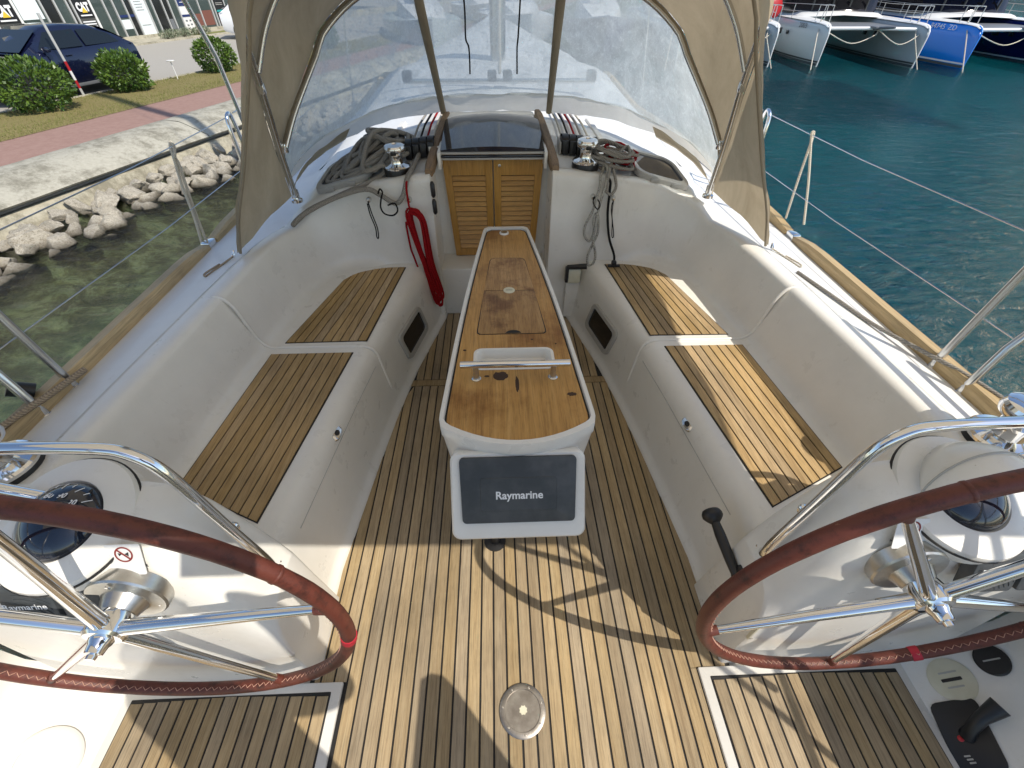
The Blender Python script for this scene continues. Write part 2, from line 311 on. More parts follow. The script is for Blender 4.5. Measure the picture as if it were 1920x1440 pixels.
for s in (1, -1):
    P, n0, n1 = plan_curve(s); rings = []; inner = []
    for i, (x, Y) in enumerate(P):
        a = P[max(0, i-1)]; c = P[min(len(P)-1, i+1)]; t_ = Vector((c[0]-a[0], c[1]-a[1])).normalized(); n = Vector((t_.y, -t_.x))
        cv = sst(.60, .80, x); k = .26*sst(.6, 1.15, x)+.05
        pt = lambda d, z: Vector((s*(x+n.x*d), Y+n.y*d, z))
        q = Vector((x, Y))+n*.13; zt = zsurf(q.x, q.y)+.014
        R = [pt(-.06*cv, .4185*cv-.02*(1-cv)), pt(-.03*cv, .422*cv+.2*(1-cv)), pt(-.008*cv, .434*cv+.40*(1-cv)), pt(.008*cv, .46*cv+.43*(1-cv)), pt(.018*cv, .49)]
        for j in range(1, 7): z = .49+(zt-.04-.49)*j/6; R.append(pt(.018*cv+k*(z-.49), z))
        dT = .018*cv+k*(zt-.04-.49)
        for dd, dz in ((.004, -.026), (.009, -.015), (.018, -.006), (.030, -.001), (.052, 0), (.082, -.002), (.105, -.009)): R.append(pt(dT+dd, zt+dz))
        e = pt(dT+.112, 0); e.z = zsurf(e.x, e.y)-.002; R.append(e); rings.append(R)
        e2 = e.copy(); e2.z += .0025; inner.append(e2)
    b_ = B(); b_.loft(rings, False)
    # turn the corner into the companionway
    last = rings[-1]; extra = [[Vector((p.x-s*.004, p.y+.012, p.z)) for p in last], [Vector((s*(XIN[s]-.006), 2.60, p.z)) for p in last], [Vector((s*(XIN[s]-.006), 2.86, p.z)) for p in last]]
    b_.loft([last]+extra, False)
    b_.build('cockpit_coaming', 'gelcoat', yacht, 50)
    # deck patch from the crease out to the toe rail and over the cabin top
    outer = []
    for i, (x, Y) in enumerate(P):
        if i < n0: outer.append(Vector((s*bx(Y), Y, 0)))
        elif i < n1:
            u = (i-n0+1)/(n1-n0)
            if u <= .6: Yo = 2.12+(3.3-2.12)*u/.6; outer.append(Vector((s*bx(Yo), Yo, 0)))
            else: xo = 1.62+(.85-1.62)*(u-.6)/.4; outer.append(Vector((s*xo, 3.3, 0)))
        else: outer.append(Vector((s*x, 3.3, 0)))
    rr = []
    for a, o in zip(inner, outer):
        row = []
        for k in range(13):
            p = a.lerp(o, k/12); p.z = zsurf(p.x, p.y)+(.0005 if k else .001); row.append(p)
        rr.append(row)
    b_ = B(); b_.loft(rr, False)
    aft = []
    for Y in (-.6, -.2, .1, .44): aft.append([Vector((s*(1.39+(bx(Y)-1.39)*k/6), Y, zsurf(1.39+(bx(Y)-1.39)*k/6, Y))) for k in range(7)])
    b_.loft(aft, False)
    b_.build('side_deck', 'deck_grip', yacht, 60)
    # seat with its rounded front
    ys = [.60+.05*i for i in range(42)]; rings = []
    for Y in ys:
        f_ = xf(Y); R = [(f_-.004, -.02), (f_, .006), (f_+.006, .018), (f_+.018, .03), (f_+.026, .06)]
        R += [(f_+.026+.032*k/4, .06+.27*k/4) for k in range(1, 5)]
        for k in range(1, 9):
            u = k/8; a, c, d = (f_+.058, .33), (f_+.068, .4185), (f_+.14, .42); R.append(((1-u)**2*a[0]+2*u*(1-u)*c[0]+u*u*d[0], (1-u)**2*a[1]+2*u*(1-u)*c[1]+u*u*d[1]))
        R += [(f_+.14+(1.30-f_-.14)*k/6, .42) for k in range(1, 7)]
        rings.append([Vector((s*x, Y, z)) for x, z in R])
    b_ = B(); b_.loft(rings, False); b_.build('cockpit_seat', 'gelcoat', yacht, 60)
    # moulded lip across the seat
    def prof_at(Y, dz=0):
        f_ = xf(Y); p = [(f_+.035, .13), (f_+.052, .27), (f_+.058, .33), (f_+.067, .382), (f_+.092, .411), (f_+.14, .42), (f_+.3, .421), (1.10, .421), (1.155, .424), (1.19, .45)]
        return p+[(1.205+.2*(z-.48), z) for z in (.5, .58, .65)]+[(1.262, .69), (1.285, .705), (1.32, .710)]
    b_ = B(); lip = spline([Vector((s*x, 1.715, z)) for x, z in prof_at(1.715)], 3); b_.tube(lip, [.002]+[.0085]*(len(lip)-2)+[.002], 8); b_.build('moulded_lip', 'gelcoat', yacht, 60)
    # seam of the locker lid
    b_ = B(); b_.tube([Vector((s*(xf(Y)+.0585), Y, .335)) for Y in (.80, 1.1, 1.4, 1.66)], .0022, 5); b_.build('locker_seam', 'frame_grey', yacht)
    # latch of the locker
    fn = frame((s*(xf(1.2)+.066), 1.2, .372), (0, 1, 0), (s*-.75, 0, -.45)) if s > 0 else frame((s*(xf(1.2)+.066), 1.2, .372), (0, -1, 0), (s*-.75, 0, -.45))
    la = B(); la.prism([(.036*cos(2*pi*k/20), .020*sin(2*pi*k/20)) for k in range(20)], -.01, .004, .002, fn); la = la.build('locker_latch', 'chrome', yacht)
    bb = B(); bb.prism([(.015*cos(2*pi*k/14), .010*sin(2*pi*k/14)) for k in range(14)], .003, .0055, 0, fn); bb.build('keyhole', 'black_plastic', la)
    # port in the seat front
    fx = xf(2.12)+.038; dx = (xf(2.35)-xf(1.9))/.45
    xa = Vector((s*dx, 1, 0)); ya = Vector((s*.11, 0, 1)); fn0 = frame((s*fx, 2.13, .195), xa, ya)
    sg = 1 if fn0((0, 0, 1)).x*s < fn0((0, 0, 0)).x*s else -1
    fn = lambda c, fn0=fn0, sg=sg: fn0((c[0], c[1], c[2]*sg))
    skew = lambda P_: [(x-y*.25, y) for x, y in P_]
    fr = B(); o_, i_ = skew(rrect(.34, .205, .042)), skew(rrect(.285, .15, .028))
    fr.loft([[fn((x, y, -.01)) for x, y in o_], [fn((x, y, .008)) for x, y in o_], [fn((x*.97, y*.97, .013)) for x, y in o_], [fn((x, y, .013)) for x, y in i_], [fn((x, y, .002)) for x, y in i_]], True, False)
    fr = fr.build('port_frame', 'frame_grey', yacht, 30)
    pn = B(); pn.prism(i_, -.012, .003, 0, fn); pn.build('port_pane', 'dark_glass', fr)
    # helm console
    rings = []
    ZT = [(.695, .49), (.70, .515), (.74, .64), (.79, .77), (.83, .835), (.88, .862), (.95, .87), (1.45, .865)]
    for x in (.688, .690, .696, .71, .74, .77, .80, .83, .86, .90, .95, 1.02, 1.1, 1.2, 1.3, 1.40):
        zt = interp(ZT, x); e = .012 if x < .689 else (.004 if x < .694 else 0); kx = sst(.70, .95, x)
        R = [(.425+e, -.02), (.425+e, .25), (.428+e, zt*.45), (.432+e, zt*.62), (.440+e+.004*kx, zt*.76), (.455+e, zt*.86), (.476+e, zt*.93), (.505, zt*.972-e), (.545, zt-.004-e), (.59, zt-e), (.625, zt-.001-e), (.64-e, zt-.008-e), (.648-e, zt-.03), (.665-e, zt*.6), (.70-e, -.02)]
        rings.append([Vector((s*x, Y, z)) for Y, z in R])
    b_ = B(); b_.loft(rings); b_.build('helm_console', 'gelcoat', yacht, 40)
    # steering shaft boss moulded into the console
    b_ = B(); b_.rev([(.13, .03), (.122, .0), (.11, -.014), (.085, -.02)], (s*.925, .44, .64), (0, -1, .25), 28)
    # helm side wall and coaming aft of the console
    rings = []
    for Y in (-.6, -.2, .1, .3, .46):
        R = [(1.305, .008), (1.33, .028), (1.42, .11), (1.50, .18), (1.53, .21), (1.535, .3), (1.50, .62), (1.44, .695), (1.39, .702)]
        rings.append([Vector((s*(x-.0), Y, z)) for x, z in R])
    b_ = B(); b_.loft(rings, False); b_.build('helm_side', 'gelcoat', yacht, 60)
    # hull
    rings = []
    for Y in (-1.2, .5, 2.6, 4.5, 6.5, 8.0, 9.3):
        x = bx(Y); h = .64+.03*max(0, Y-2.6); rings.append([Vector((s*(x+.01), Y, h+.0)), Vector((s*(x+.05), Y, h-.05)), Vector((s*(x+.06), Y, .1)), Vector((s*(x*.97), Y, -.6)), Vector((s*x*.7, Y, -1.1))])
    b_ = B(); b_.loft(rings, False); b_.build('hull_side', 'gelcoat', yacht, 60)
    # toe rails: one aft piece, one forward piece
    for (a, c) in ((-.6, 2.28), (2.37, 6.4)):
        rings = []; N = 24
        for k in range(N+1):
            Y = a+(c-a)*k/N; x = bx(Y); z = zsurf(x, Y); e = .55 if k in (0, N) else (.9 if k in (1, N-1) else 1); hh = .052*e
            rings.append([Vector((s*(x-.030), Y, z-.01)), Vector((s*(x-.028), Y, z+hh*.75)), Vector((s*(x-.018), Y, z+hh)), Vector((s*(x+.022), Y, z+hh*.96)), Vector((s*(x+.032), Y, z+hh*.7)), Vector((s*(x+.034), Y, z-.03))])
        b_ = B(); b_.loft(rings); b_.build('toe_rail', 'teak_rail', yacht, 30)
    fl = B(); fl.box((s*bx(2.32), 2.325, .675), (.05, .075, .03), .008); fl.build('fairlead', 'chrome', yacht)
    # grab rail on the cabin top
    xg0, xg1 = (-.425, -.365) if s < 0 else (.285, .238); rings = []
    for k in range(13):
        u = k/12; Y = 2.60+.80*u; x = xg0+(xg1-xg0)*u; z = zsurf(x, Y)+.03+.012*sin(pi*u); e = .75 if k in (0, 12) else 1
        rings.append([Vector((x+dx_*e, Y, z+dz_*e)) for dx_, dz_ in ((-.024, -.03), (-.026, .012), (-.016, .024), (.016, .024), (.026, .012), (.024, -.03))])
    b_ = B(); b_.loft(rings); b_.build('grab_rail', 'teak_grab', yacht, 40)
# transverse bits of the shell: sill, sole, cabin top
b_ = B(); b_.box((-.06, 2.74, .16), (.80, .24, .36), .012); b_.build('companionway_sill', 'gelcoat', yacht)
b_ = B(); b_.add([(-1.3, -.8, -.012), (1.3, -.8, -.012), (1.3, .43, -.012), (1.3, 2.8, -.012), (-1.3, 2.8, -.012), (-1.3, .43, -.012)], [(0, 1, 2, 3, 4, 5)]); b_.build('cockpit_sole', 'gelcoat', yacht)
b_ = B(); rr = []
for k in range(25):
    Y = 3.3+(9.2-3.3)*k/24; rr.append([Vector((bx(Y)*(-1+j/12), Y, zsurf(bx(Y)*(-1+j/12)*(1.62/max(.3, bx(Y)) if Y > 6 else 1), Y)*(1-.0*Y))) for j in range(25)])
b_.loft(rr, False); b_.build('foredeck', 'deck_grip', yacht, 60)
b_ = B(); b_.box((-.075, 3.42, 1.02), (.60, .50, .10), .03); b_.build('hatch_garage', 'gelcoat', yacht)
# ---- teak floor: one plank after the other
def ymax(x):
    x = abs(x)
    for k in range(400):
        Y = .8+k*.005
        if xf(Y) < x-.004: return Y
    return 2.62
cs = B(); cs.add([(-.72, -.7, -.004), (.72, -.7, -.004), (.72, 2.7, -.004), (-.72, 2.7, -.004)], [(0, 1, 2, 3)]); teak = cs.build('teak_floor', 'caulk', yacht, 0)
PW = .045; GAP = .0033
def plank(parent, quad, z0, z1, mat='teak_floor', name='plank'):
    b2 = B(); b2.prism(quad, z0, z1, .0008); return b2.build(name, mat, parent, 0)
def yhi(x, cap): return min(cap, ymax(x))
for k in range(-16, 16):
    xa, xb = -.008+PW*k+GAP, -.008+PW*(k+1)-GAP
    if xa < -.70: xa = -.703
    if xb > .70: xb = .703
    if xb-xa < .012: continue
    inner_ = min(abs(xa), abs(xb)); outer_ = max(abs(xa), abs(xb))
    y0 = .415 if outer_ > .603 else -.7
    if outer_ > .603 and inner_ < .598: y0 = .415
    if outer_ > .603 and inner_ < .59: plank(teak, [(max(xa, -.600), -.7), (min(xb, .600), -.7), (min(xb, .600), .4135), (max(xa, -.600), .4135)], -.007, 0)
    a1, b1 = yhi(xa, 1.868), yhi(xb, 1.868)
    plank(teak, [(xa, y0), (xb, y0), (xb, b1), (xa, a1)], -.007, 0)
    if outer_ < .56:
        a2, b2_ = yhi(xa, 2.615), yhi(xb, 2.615)
        if min(a2, b2_) > 1.96: plank(teak, [(xa, 1.926), (xb, 1.926), (xb, b2_), (xa, a2)], -.007, 0)
plank(teak, [(-.60, 1.873), (.60, 1.873), (.585, 1.921), (-.585, 1.921)], -.007, 0)
# ---- helm platforms
for s in (1, -1):
    b_ = B(); b_.box((s*.985, -.10, .001), (.763, 1.03, .018), .006); b_.build('helm_platform', 'gelcoat', yacht)
    cs = B(); cs.box((s*.958, -.10, .004), (.646, .974, .017), .004); hp = cs.build('helm_teak', 'caulk', yacht, 0)
    x0, x1 = .638, 1.278; n = 15
    for k in range(n):
        xa, xb = x0+(x1-x0)*k/n+.0032, x0+(x1-x0)*(k+1)/n-.0032
        plank(hp, [(s*xa, -.58), (s*xb, -.58), (s*xb, .383-.02*abs((k+.5)/n-.5)), (s*xa, .383-.02*abs((k+.5)/n-.5))], .008, .0158)
# ---- teak on the seats
for s in (1, -1):
    for kind in ('aft', 'fore'):
        if kind == 'aft': I0, I1, O0, O1 = (.867, .777), (.757, 1.662), (1.198, .93), (1.138, 1.660)
        else: I0, I1, O0, O1 = (.708, 1.757), (.622, 2.494), (1.100, 1.752), (.965, 2.405)
        def pt(u, v):
            a = Vector(I0).lerp(Vector(I1), v); c = Vector(O0).lerp(Vector(O1), v); p = a.lerp(c, u)
            if kind == 'fore' and u > .78: p.y -= .05*v*((u-.78)/.22)**2*1.2; 
            if kind == 'fore' and v > .5: p.y += .045*sin(pi*min(1, u/.9))*(v-.5)*2*.6
            return (s*p.x, p.y)
        outl = [pt(u/12, 0) for u in range(13)]+[pt(1, v/8) for v in range(1, 9)]+[pt(u/12, 1) for u in range(11, -1, -1)]+[pt(0, v/8) for v in range(7, 0, -1)]
        cx = sum(p[0] for p in outl)/len(outl); cy = sum(p[1] for p in outl)/len(outl)
        cs = B(); cs.prism([(cx+(x-cx)*1.018, cy+(y-cy)*1.010) for x, y in outl], .4195, .4225, 0); sp = cs.build('seat_teak', 'caulk', yacht, 0)
        n = 9
        for k in range(n):
            ua, ub = k/n+.0075, (k+1)/n-.0075
            q = [pt(ua, 0), pt(ub, 0), pt(ub, .5), pt(ub, 1), pt(ua, 1), pt(ua, .5)]
            plank(sp, q, .421, .4262, 'teak_seat', 'plank')
# ---- companionway doors and sliding hatch
DY = 2.80
for side in (-1, 1):
    zb, zt = .345, .985
    xo_b, xo_t = (-.330, -.368) if side < 0 else (.200, .238); xc = -.066+side*.004
    ex = lambda u, z: xc+(xo_b+(xo_t-xo_b)*(z-zb)/(zt-zb)-xc)*u
    dr = B()
    def piece(b2, u0, u1, z0, z1, y0=DY, th=.022):
        V = []
        for y in (y0, y0+th):
            V += [(ex(u0, z0), y, z0), (ex(u1, z0), y, z0), (ex(u1, z1), y, z1), (ex(u0, z1), y, z1)]
        b2.add(V, [(0, 1, 2, 3), (4, 5, 6, 7), (0, 1, 5, 4), (1, 2, 6, 5), (2, 3, 7, 6), (3, 0, 4, 7)])
    piece(dr, 0, .15, zb, zt); piece(dr, .85, 1, zb, zt); piece(dr, .1505, .8495, zb, zb+.05, DY+.002, .018); piece(dr, .1505, .8495, zt-.125, zt, DY+.002, .018)
    dr = dr.build('door', 'door_wood', yacht, 0)
    b2 = B(); piece(b2, .1505, .8495, zb+.04, zt-.12, DY+.018, .004); b2.build('door_back', 'caulk', dr, 0)
    n = 15; z0, z1 = zb+.052, zt-.127
    for k in range(n):
        z = z0+(z1-z0)*(k+.5)/n; h = (z1-z0)/n; b2 = B(); V = []
        for (yy, zz) in ((DY-.001, z-h*.40), (DY+.004, z-h*.50), (DY+.018, z+h*.28), (DY+.012, z+h*.36)):
            V += [(ex(.152, z), yy, zz), (ex(.848, z), yy, zz)]
        b2.add(V, [(0, 1, 3, 2), (2, 3, 5, 4), (4, 5, 7, 6), (6, 7, 1, 0), (0, 2, 4, 6), (1, 3, 5, 7)]); b2.build('slat', 'door_slat_wood', dr, 0)
    if side > 0: b2 = B(); b2.rev([(.009, 0), (.009, .003), (.004, .004), (0, .004)], (.035+xc, DY, .915), (0, -1, 0), 14); b2.build('lock', 'steel', dr)
b_ = B(); b_.box((-.07, DY+.045, .50), (.74, .02, 1.02), 0); b_.build('companionway_jamb', 'gelcoat', yacht, 0)
hb = B(); P_ = []
zh = lambda Y: 1.004+.115*(Y-2.75)
rings = []
for k in range(9):
    u = k/8; Y = 2.745+.62*u; xw = .298-.03*sst(.75, 1, u)*1.5; cz = .018
    rings.append([Vector((-.066+xw*j, Y, zh(Y)+.012+cz*(1-j*j)-.03*sst(.8, 1, u))) for j in (-1, -.8, -.4, 0, .4, .8, 1)]+[Vector((-.066+xw*j, Y, zh(Y)-.004-.03*sst(.8, 1, u))) for j in (1, 0, -1)])
hb.loft(rings); hatch = hb.build('sliding_hatch', 'smoke_glass', yacht, 40)
for i, (dz, yy, mt_) in enumerate(((-.002, 2.738, 'frame_grey'), (-.020, 2.744, 'smoke_glass'), (-.034, 2.748, 'frame_grey'))):
    b2 = B(); b2.box((-.066, yy, zh(2.745)+dz), (.606-.004*i, .02, .011), .003); b2.build('hatch_edge', mt_, hatch)
for s in (1, -1):
    xx = -.066+s*.305; b_ = B(); b_.box((xx, 3.03, .97), (.018, .66, .09), .004); b_.build('hatch_runner', 'gelcoat', yacht)
# framed decklights on the cabin top
for s in (1, -1):
    xm = .93; Y0 = 2.83; fn0 = lambda x, y: zsurf(x, y)
    o_, i_ = rrect(.34, .34, .08), rrect(.278, .278, .06)
    sh = lambda P_: [(s*(xm+x-.12*y), Y0+y) for x, y in P_]
    up = lambda P_, h: [Vector((x, y, zsurf(x, y)+h+.022)) for x, y in sh(P_)]
    fr = B(); fr.loft([up(o_, -.01), up(o_, .016), up([(x*.97, y*.97) for x, y in o_], .024), up(i_, .024), up(i_, .012)], True, False); fr = fr.build('decklight_frame', 'frame_grey', yacht, 30)
    pn = B(); r_ = up(i_, .014); c_ = sum(r_, Vector())/len(r_); pn.add(r_+[c_], [(k, (k+1) % len(r_), len(r_)) for k in range(len(r_))]); pn.build('decklight_pane', 'smoke_glass', fr, 60)
    for q in (-.07, .06):
        xx, yy = s*(xm+q+.02), Y0-.172; hg = B(); hg.box((xx, yy, zsurf(xx, yy)+.026), (.05, .02, .022), .004); hg.build('hinge', 'frame_grey', fr)
# moulded track covers on the cabin top
for s in (1, -1):
    for x0, x1 in ((.66, .60),) if s > 0 else ((.72, .68),):
        b_ = B(); rings = []
        for k in range(9):
            Y = 2.98+.5*k/8; x = x0+(x1-x0)*k/8; z = zsurf(x, Y); rings.append([Vector((s*(x+a), Y, z+h)) for a, h in ((-.02, -.005), (-.014, .014), (.014, .014), (.02, -.005))])
        b_.loft(rings); b_.build('track_cover', 'gelcoat', yacht)
# floor drain
dr = B(); dr.rev([(.075, -.004), (.075, .003), (.070, .006), (.058, .006), (.057, .003), (.0, .0035)], (-.005, .315, .0015), (0, 0, 1), 40); dr = dr.build('deck_plate', 'worn_metal', yacht)
for k in range(7):
    a = 2*pi*k/7+.3; b2 = B(); b2.rev([(.0035, 0), (.003, .0015), (0, .0018)], (-.005+.0645*cos(a), .315+.0645*sin(a), .0074), (0, 0, 1), 8); b2.build('screw', 'chrome', dr)
b2 = B(); b2.prism([((.011+.003*(k % 2))*cos(2*pi*k/16), (.011+.003*(k % 2))*sin(2*pi*k/16)) for k in range(16)], .0, .0012, 0, lambda c: Vector((-.003+c[0], .315+c[1], .0055+c[2]))); b2.build('key_socket', 'old_plastic', dr)
# mast, boom end and rigging ahead of the window
ms = B(); ms.loft([[Vector((.0+.075*cos(2*pi*k/20), 5.3+.115*sin(2*pi*k/20), z)) for k in range(20)] for z in (.9, 6, 14)]); ms.build('mast', 'steel', yacht)
bm_ = B(); bm_.loft([[Vector((.0+.07*cos(2*pi*k/16), y, 2.75+.11*sin(2*pi*k/16))) for k in range(16)] for y in (5.15, 2.2, .9)]); bm_.build('boom', 'steel', yacht)
bs = B(); bs.loft([[Vector((.0+.13*cos(2*pi*k/16), y, 2.98+.17*h*sin(2*pi*k/16))) for k in range(16)] for y, h in ((5.0, 1.3), (3, 1.1), (1.0, .8))]); bs.build('sail_cover', 'canvas', yacht)
for s in (1, -1):
    sh = B(); sh.tube([(s*1.42, 5.0, .7), (s*.9, 5.2, 6), (0, 5.3, 13)], .006, 6); sh.build('shroud', 'steel', yacht)
tr = B(); tr.box((0, 4.15, zsurf(0, 4.15)+.05), (1.5, .05, .03), .004); tr = tr.build('mainsheet_track', 'steel', yacht)
for x in (-.72, -.06, .06, .72):
    b2 = B(); b2.box((x, 4.15, zsurf(0, 4.15)+.085), (.07, .09, .07), .012); b2.build('car', 'black_plastic', tr)
b2 = B(); b2.tube([(0, 4.15, zsurf(0, 4.15)+.1), (0, 3.9, 2.65)], .012, 8); b2.build('mainsheet', 'rope_white', tr)

# ================================================================== FITTINGS
SIDE = {1: 'right', -1: 'left'}
# ---- steering wheels
HX, HY, HZ, WR = .912, .362, .714, .50
for s in (1, -1):
    where = 'in full sun beside the engine panel' if s > 0 else 'partly in shade, nearest the quay'
    wh = thing('steering_wheel', 'large chrome-spoked steering wheel with red-brown leather rim, '+where, 'steering wheel', (s*HX, HY, HZ), 'twin steering wheels')
    c = Vector((s*HX, HY, HZ)); pa = lambda a, r, y=0: c+Vector((cos(a)*r, y, sin(a)*r))
    b_ = B(); b_.tube([pa(2*pi*k/96, WR) for k in range(96)], [.0172+.0012*noise.noise(Vector((k*.35, s*3, 0))) for k in range(96)], 14, True); rim = b_.build('rim', 'leather', wh, 80)
    st = B(); n = 300
    st.tube([pa(2*pi*k/n, WR-.0176+.0012*(k % 2), -.006+.009*(k % 2)-.003) for k in range(n)], .0011, 4, True); st.build('stitching', 'thread', rim, 0)
    for a in ((radians(-30), radians(118)) if s > 0 else (radians(28), radians(150))):
        sm_ = B(); sm_.tube([pa(a-.008+.004*k, WR) for k in range(5)], [.0172, .0181, .0183, .0181, .0172], 14); sm_.build('leather_joint', 'leather', rim)
    a0 = radians(-62) if s > 0 else radians(-14)
    tp = B(); tp.tube([pa(a0+.012*k, WR) for k in range(5)], .0190, 14); tp.build('marker_tape', 'red_tape', rim)
    for k in range(5):
        a = radians((-160 if s > 0 else 8)+72*k); sp = B(); sp.tube([pa(a, .03), pa(a, .06), pa(a, .25), pa(a, WR-.012)], [.0175, .0165, .0135, .0095], 12); sp = sp.build('spoke', 'chrome', wh)
        cl = B(); cl.tube([pa(a, WR-.035), pa(a, WR-.012)], [.0115, .0135], 12); cl.build('spoke_cuff', 'leather', sp)
    hb = B(); hb.rev([(.020, .035), (.038, .03), (.042, .012), (.042, -.014), (.036, -.02), (.024, -.022), (.022, -.03), (.019, -.034), (.017, -.05), (.010, -.052), (.009, -.06), (0, -.061)], c, (0, 1, 0), 28); hb.build('hub', 'chrome', wh)
    sh = B(); sh.rev([(.017, .02), (.017, .09)], c, (0, 1, 0), 18); sh.build('shaft', 'chrome', wh)
    fl = B(); fl.rev([(.026, .026), (.036, .030), (.048, .058), (.052, .060), (.080, .061), (.084, .065), (.084, .095)], c, (0, 1, -.06), 36); fl = fl.build('shaft_flange', 'brushed', wh)
    bs = B(); bs.rev([(.024, .022), (.030, .026), (.030, .034)], c, (0, 1, 0), 24); bs.build('bushing', 'black_rubber', wh)
    for q in range(3):
        a = radians(90+120*q); b2 = B(); b2.rev([(.006, 0), (.006, -.002), (0, -.003)], c+Vector((.067*cos(a), .061, .067*sin(a)-.004)), (0, 1, 0), 10); b2.build('screw', 'chrome', fl)
    # ---- guard rail over the console
    gr = thing('helm_guard_rail', 'bent chrome guard rail over the %s helm console' % ('sunlit right-hand' if s > 0 else 'shaded left-hand'), 'guard rail', (s*.69, .6, .5), 'helm guard rails')
    path = spline([(s*.705, .575, .515), (s*.692, .560, .54), (s*.70, .565, .60), (s*.745, .58, .77), (s*.79, .595, .945), (s*.835, .60, 1.01), (s*.90, .60, 1.032), (s*1.08, .60, 1.04), (s*1.25, .60, 1.04), (s*1.33, .60, 1.01), (s*1.345, .60, .93), (s*1.345, .60, .70)], 6)
    b_ = B(); b_.tube(path, .0135, 12); rl = b_.build('rail', 'chrome', gr, 80)
    for (p, q) in (((s*.70, .575, .52), (s*.72, .60, .50)), ((s*.745, .58, .70), (s*.765, .61, .69))):
        b2 = B(); d = Vector(q)-Vector(p); b2.tube([p, q], .008, 8); b2.rev([(.018, -.008), (.018, 0), (.014, .004), (0, .004)], Vector(q)-d*.35, -d, 18); b2.build('foot', 'chrome', gr)
    b2 = B(); b2.tube([(s*1.045, .585, .865), (s*1.34, .60, .985)], .0135, 12); b2.build('strut', 'chrome', gr)
    # ---- compass
    cp = thing('compass', '%s on the %s helm console' % (('steering compass under a white cover half open', 'sunlit right-hand') if s > 0 else ('black domed steering compass with numbered card', 'shaded left-hand')), 'compass', (s*1.03, .54, .80), 'helm compasses')
    o = Vector((s*1.035, .545, .842)); ax = Vector((0, -.34, 1)).normalized()
    bz = B(); bz.rev([(.150, -.04), (.150, .0), (.146, .010), (.135, .014), (.112, .020), (.096, .024), (.090, .024), (.086, .018)], o, ax, 48); bz.build('bezel', 'gelcoat', cp)
    rg = B(); rg.rev([(.152, -.008), (.153, -.004), (.152, 0)], o, ax, 48); rg.build('gasket', 'black_rubber', cp)
    dm = B(); dm.rev([(.087, .012)]+[(.087*cos(radians(a)), .014+.050*sin(radians(a))) for a in range(0, 91, 9)], o, ax, 40); dome = dm.build('dome', 'smoke_glass', cp)
    fx = ax.orthogonal().normalized(); fy = Vector((0, 1, .34)).normalized(); fn = frame(o+ax*.062, (1, 0, 0), fy)
    for k in range(24):
        a = 2*pi*k/24; L = .014 if k % 2 == 0 else .008
        if sin(a) < -.2: continue
        mk_ = B(); p0 = Vector((cos(a), sin(a), 0)); q0 = o+ax*.015; ww = lambda r: q0+Vector((1, 0, 0))*p0.x*r+fy*p0.y*r+ax*(.050*sqrt(max(0, 1-(r/.087)**2)))
        mk_.tube([ww(.078), ww(.078-L*.5), ww(.078-L)], .0011, 4); mk_.build('card_mark', 'white_print', dome, 0)
    for k, tx in ((2, '60'), (1, '90'), (0, '120'), (-1, '150')):
        a = radians(38+34*k); q0 = o+ax*.0555+Vector((1, 0, 0))*cos(a)*.048+fy*sin(a)*.048
        text('card_number', tx, frame(q0, (1, 0, 0), fy+ax*-.55*sin(a)), .019, 'white_print', dome, .0006)
    if s > 0:
        cv = B(); rings = []
        for k in range(9):
            a = radians(12+k*14); cc = o+ax*.03; d = fy*cos(a)+ax*sin(a)
            rings.append([cc+Vector((1, 0, 0))*(.118*cos(t2))*(.999)+d*(.118*sin(t2)) for t2 in [pi*j/16 for j in range(17)]])
        rings = rings[:7]; cv.loft(rings, False); cv = cv.build('cover', 'gelcoat', cp, 60)
        md = cv.modifiers.new('thick', 'SOLIDIFY'); md.thickness = .004
        b2 = B(); b2.tube([o+ax*.03+Vector((1, 0, 0))*(.120*cos(pi*j/24))+(fy*cos(radians(60))+ax*sin(radians(60)))*(.121*sin(pi*j/24)) for j in range(25)], .002, 6); b2.build('cover_seam', 'frame_grey', cv)
    # ---- warning sticker
    fn = frame((s*.885+.0*s, .4475, .748), (1, 0, 0), (0, .10, 1)); fn = (lambda f0: (lambda c: f0((c[0], c[1], c[2]))))(fn)
    P0 = Vector((s*.882, .4765, .806)); ya = Vector((0, .45, .9)); fn = frame(P0+Vector((0, -.9, .45))*.008, (1, 0, 0), ya)
    st = B(); st.prism(rrect(.075, .078, .004, 2), 0, .0012, 0, fn); st = st.build('warning_sticker', 'deck_grip', None); tag(st, 'white warning sticker with a red no-entry ring on the %s console' % ('sunlit right' if s > 0 else 'shaded left'), 'sticker', 'console warning stickers')
    ring = B(); ring.loft([[fn((r*cos(2*pi*k/32), .014+r*sin(2*pi*k/32), .002)) for k in range(32)] for r in (.0195, .0158)], True, False); ring.build('ring', 'red_print', st, 0)
    b2 = B(); b2.add([fn((x, y+.014, .0021)) for x, y in ((-.014, .011), (-.011, .014), (.014, -.011), (.011, -.014))], [(0, 1, 2, 3)]); b2.build('bar', 'red_print', st, 0)
    for pts in (((-.010, -.004), (-.002, .002), (-.012, .004)), ((.002, .001), (.010, -.005), (.011, .006))):
        b2 = B(); b2.add([fn((x, y+.014, .0018)) for x, y in pts], [(0, 1, 2)]); b2.build('figure', 'black_print', st, 0)
    text('print', 'DO NOT DRILL', fn, .0095, 'black_print', st, .0003, .002).location += Vector((0, 0, -.018)); text('print', 'NE PAS PERCER', fn, .0095, 'black_print', st, .0003, .002).location += Vector((0, 0, -.029))
    # ---- instrument on the console
    ins = thing('instrument_display', 'grey sun-covered instrument display on the %s console' % ('sunlit right' if s > 0 else 'shaded left'), 'instrument', (s*1.12, .45, .64), 'console instruments')
    fn = frame((s*1.118, .432, .700), (1, 0, 0), (0, .38, 1))
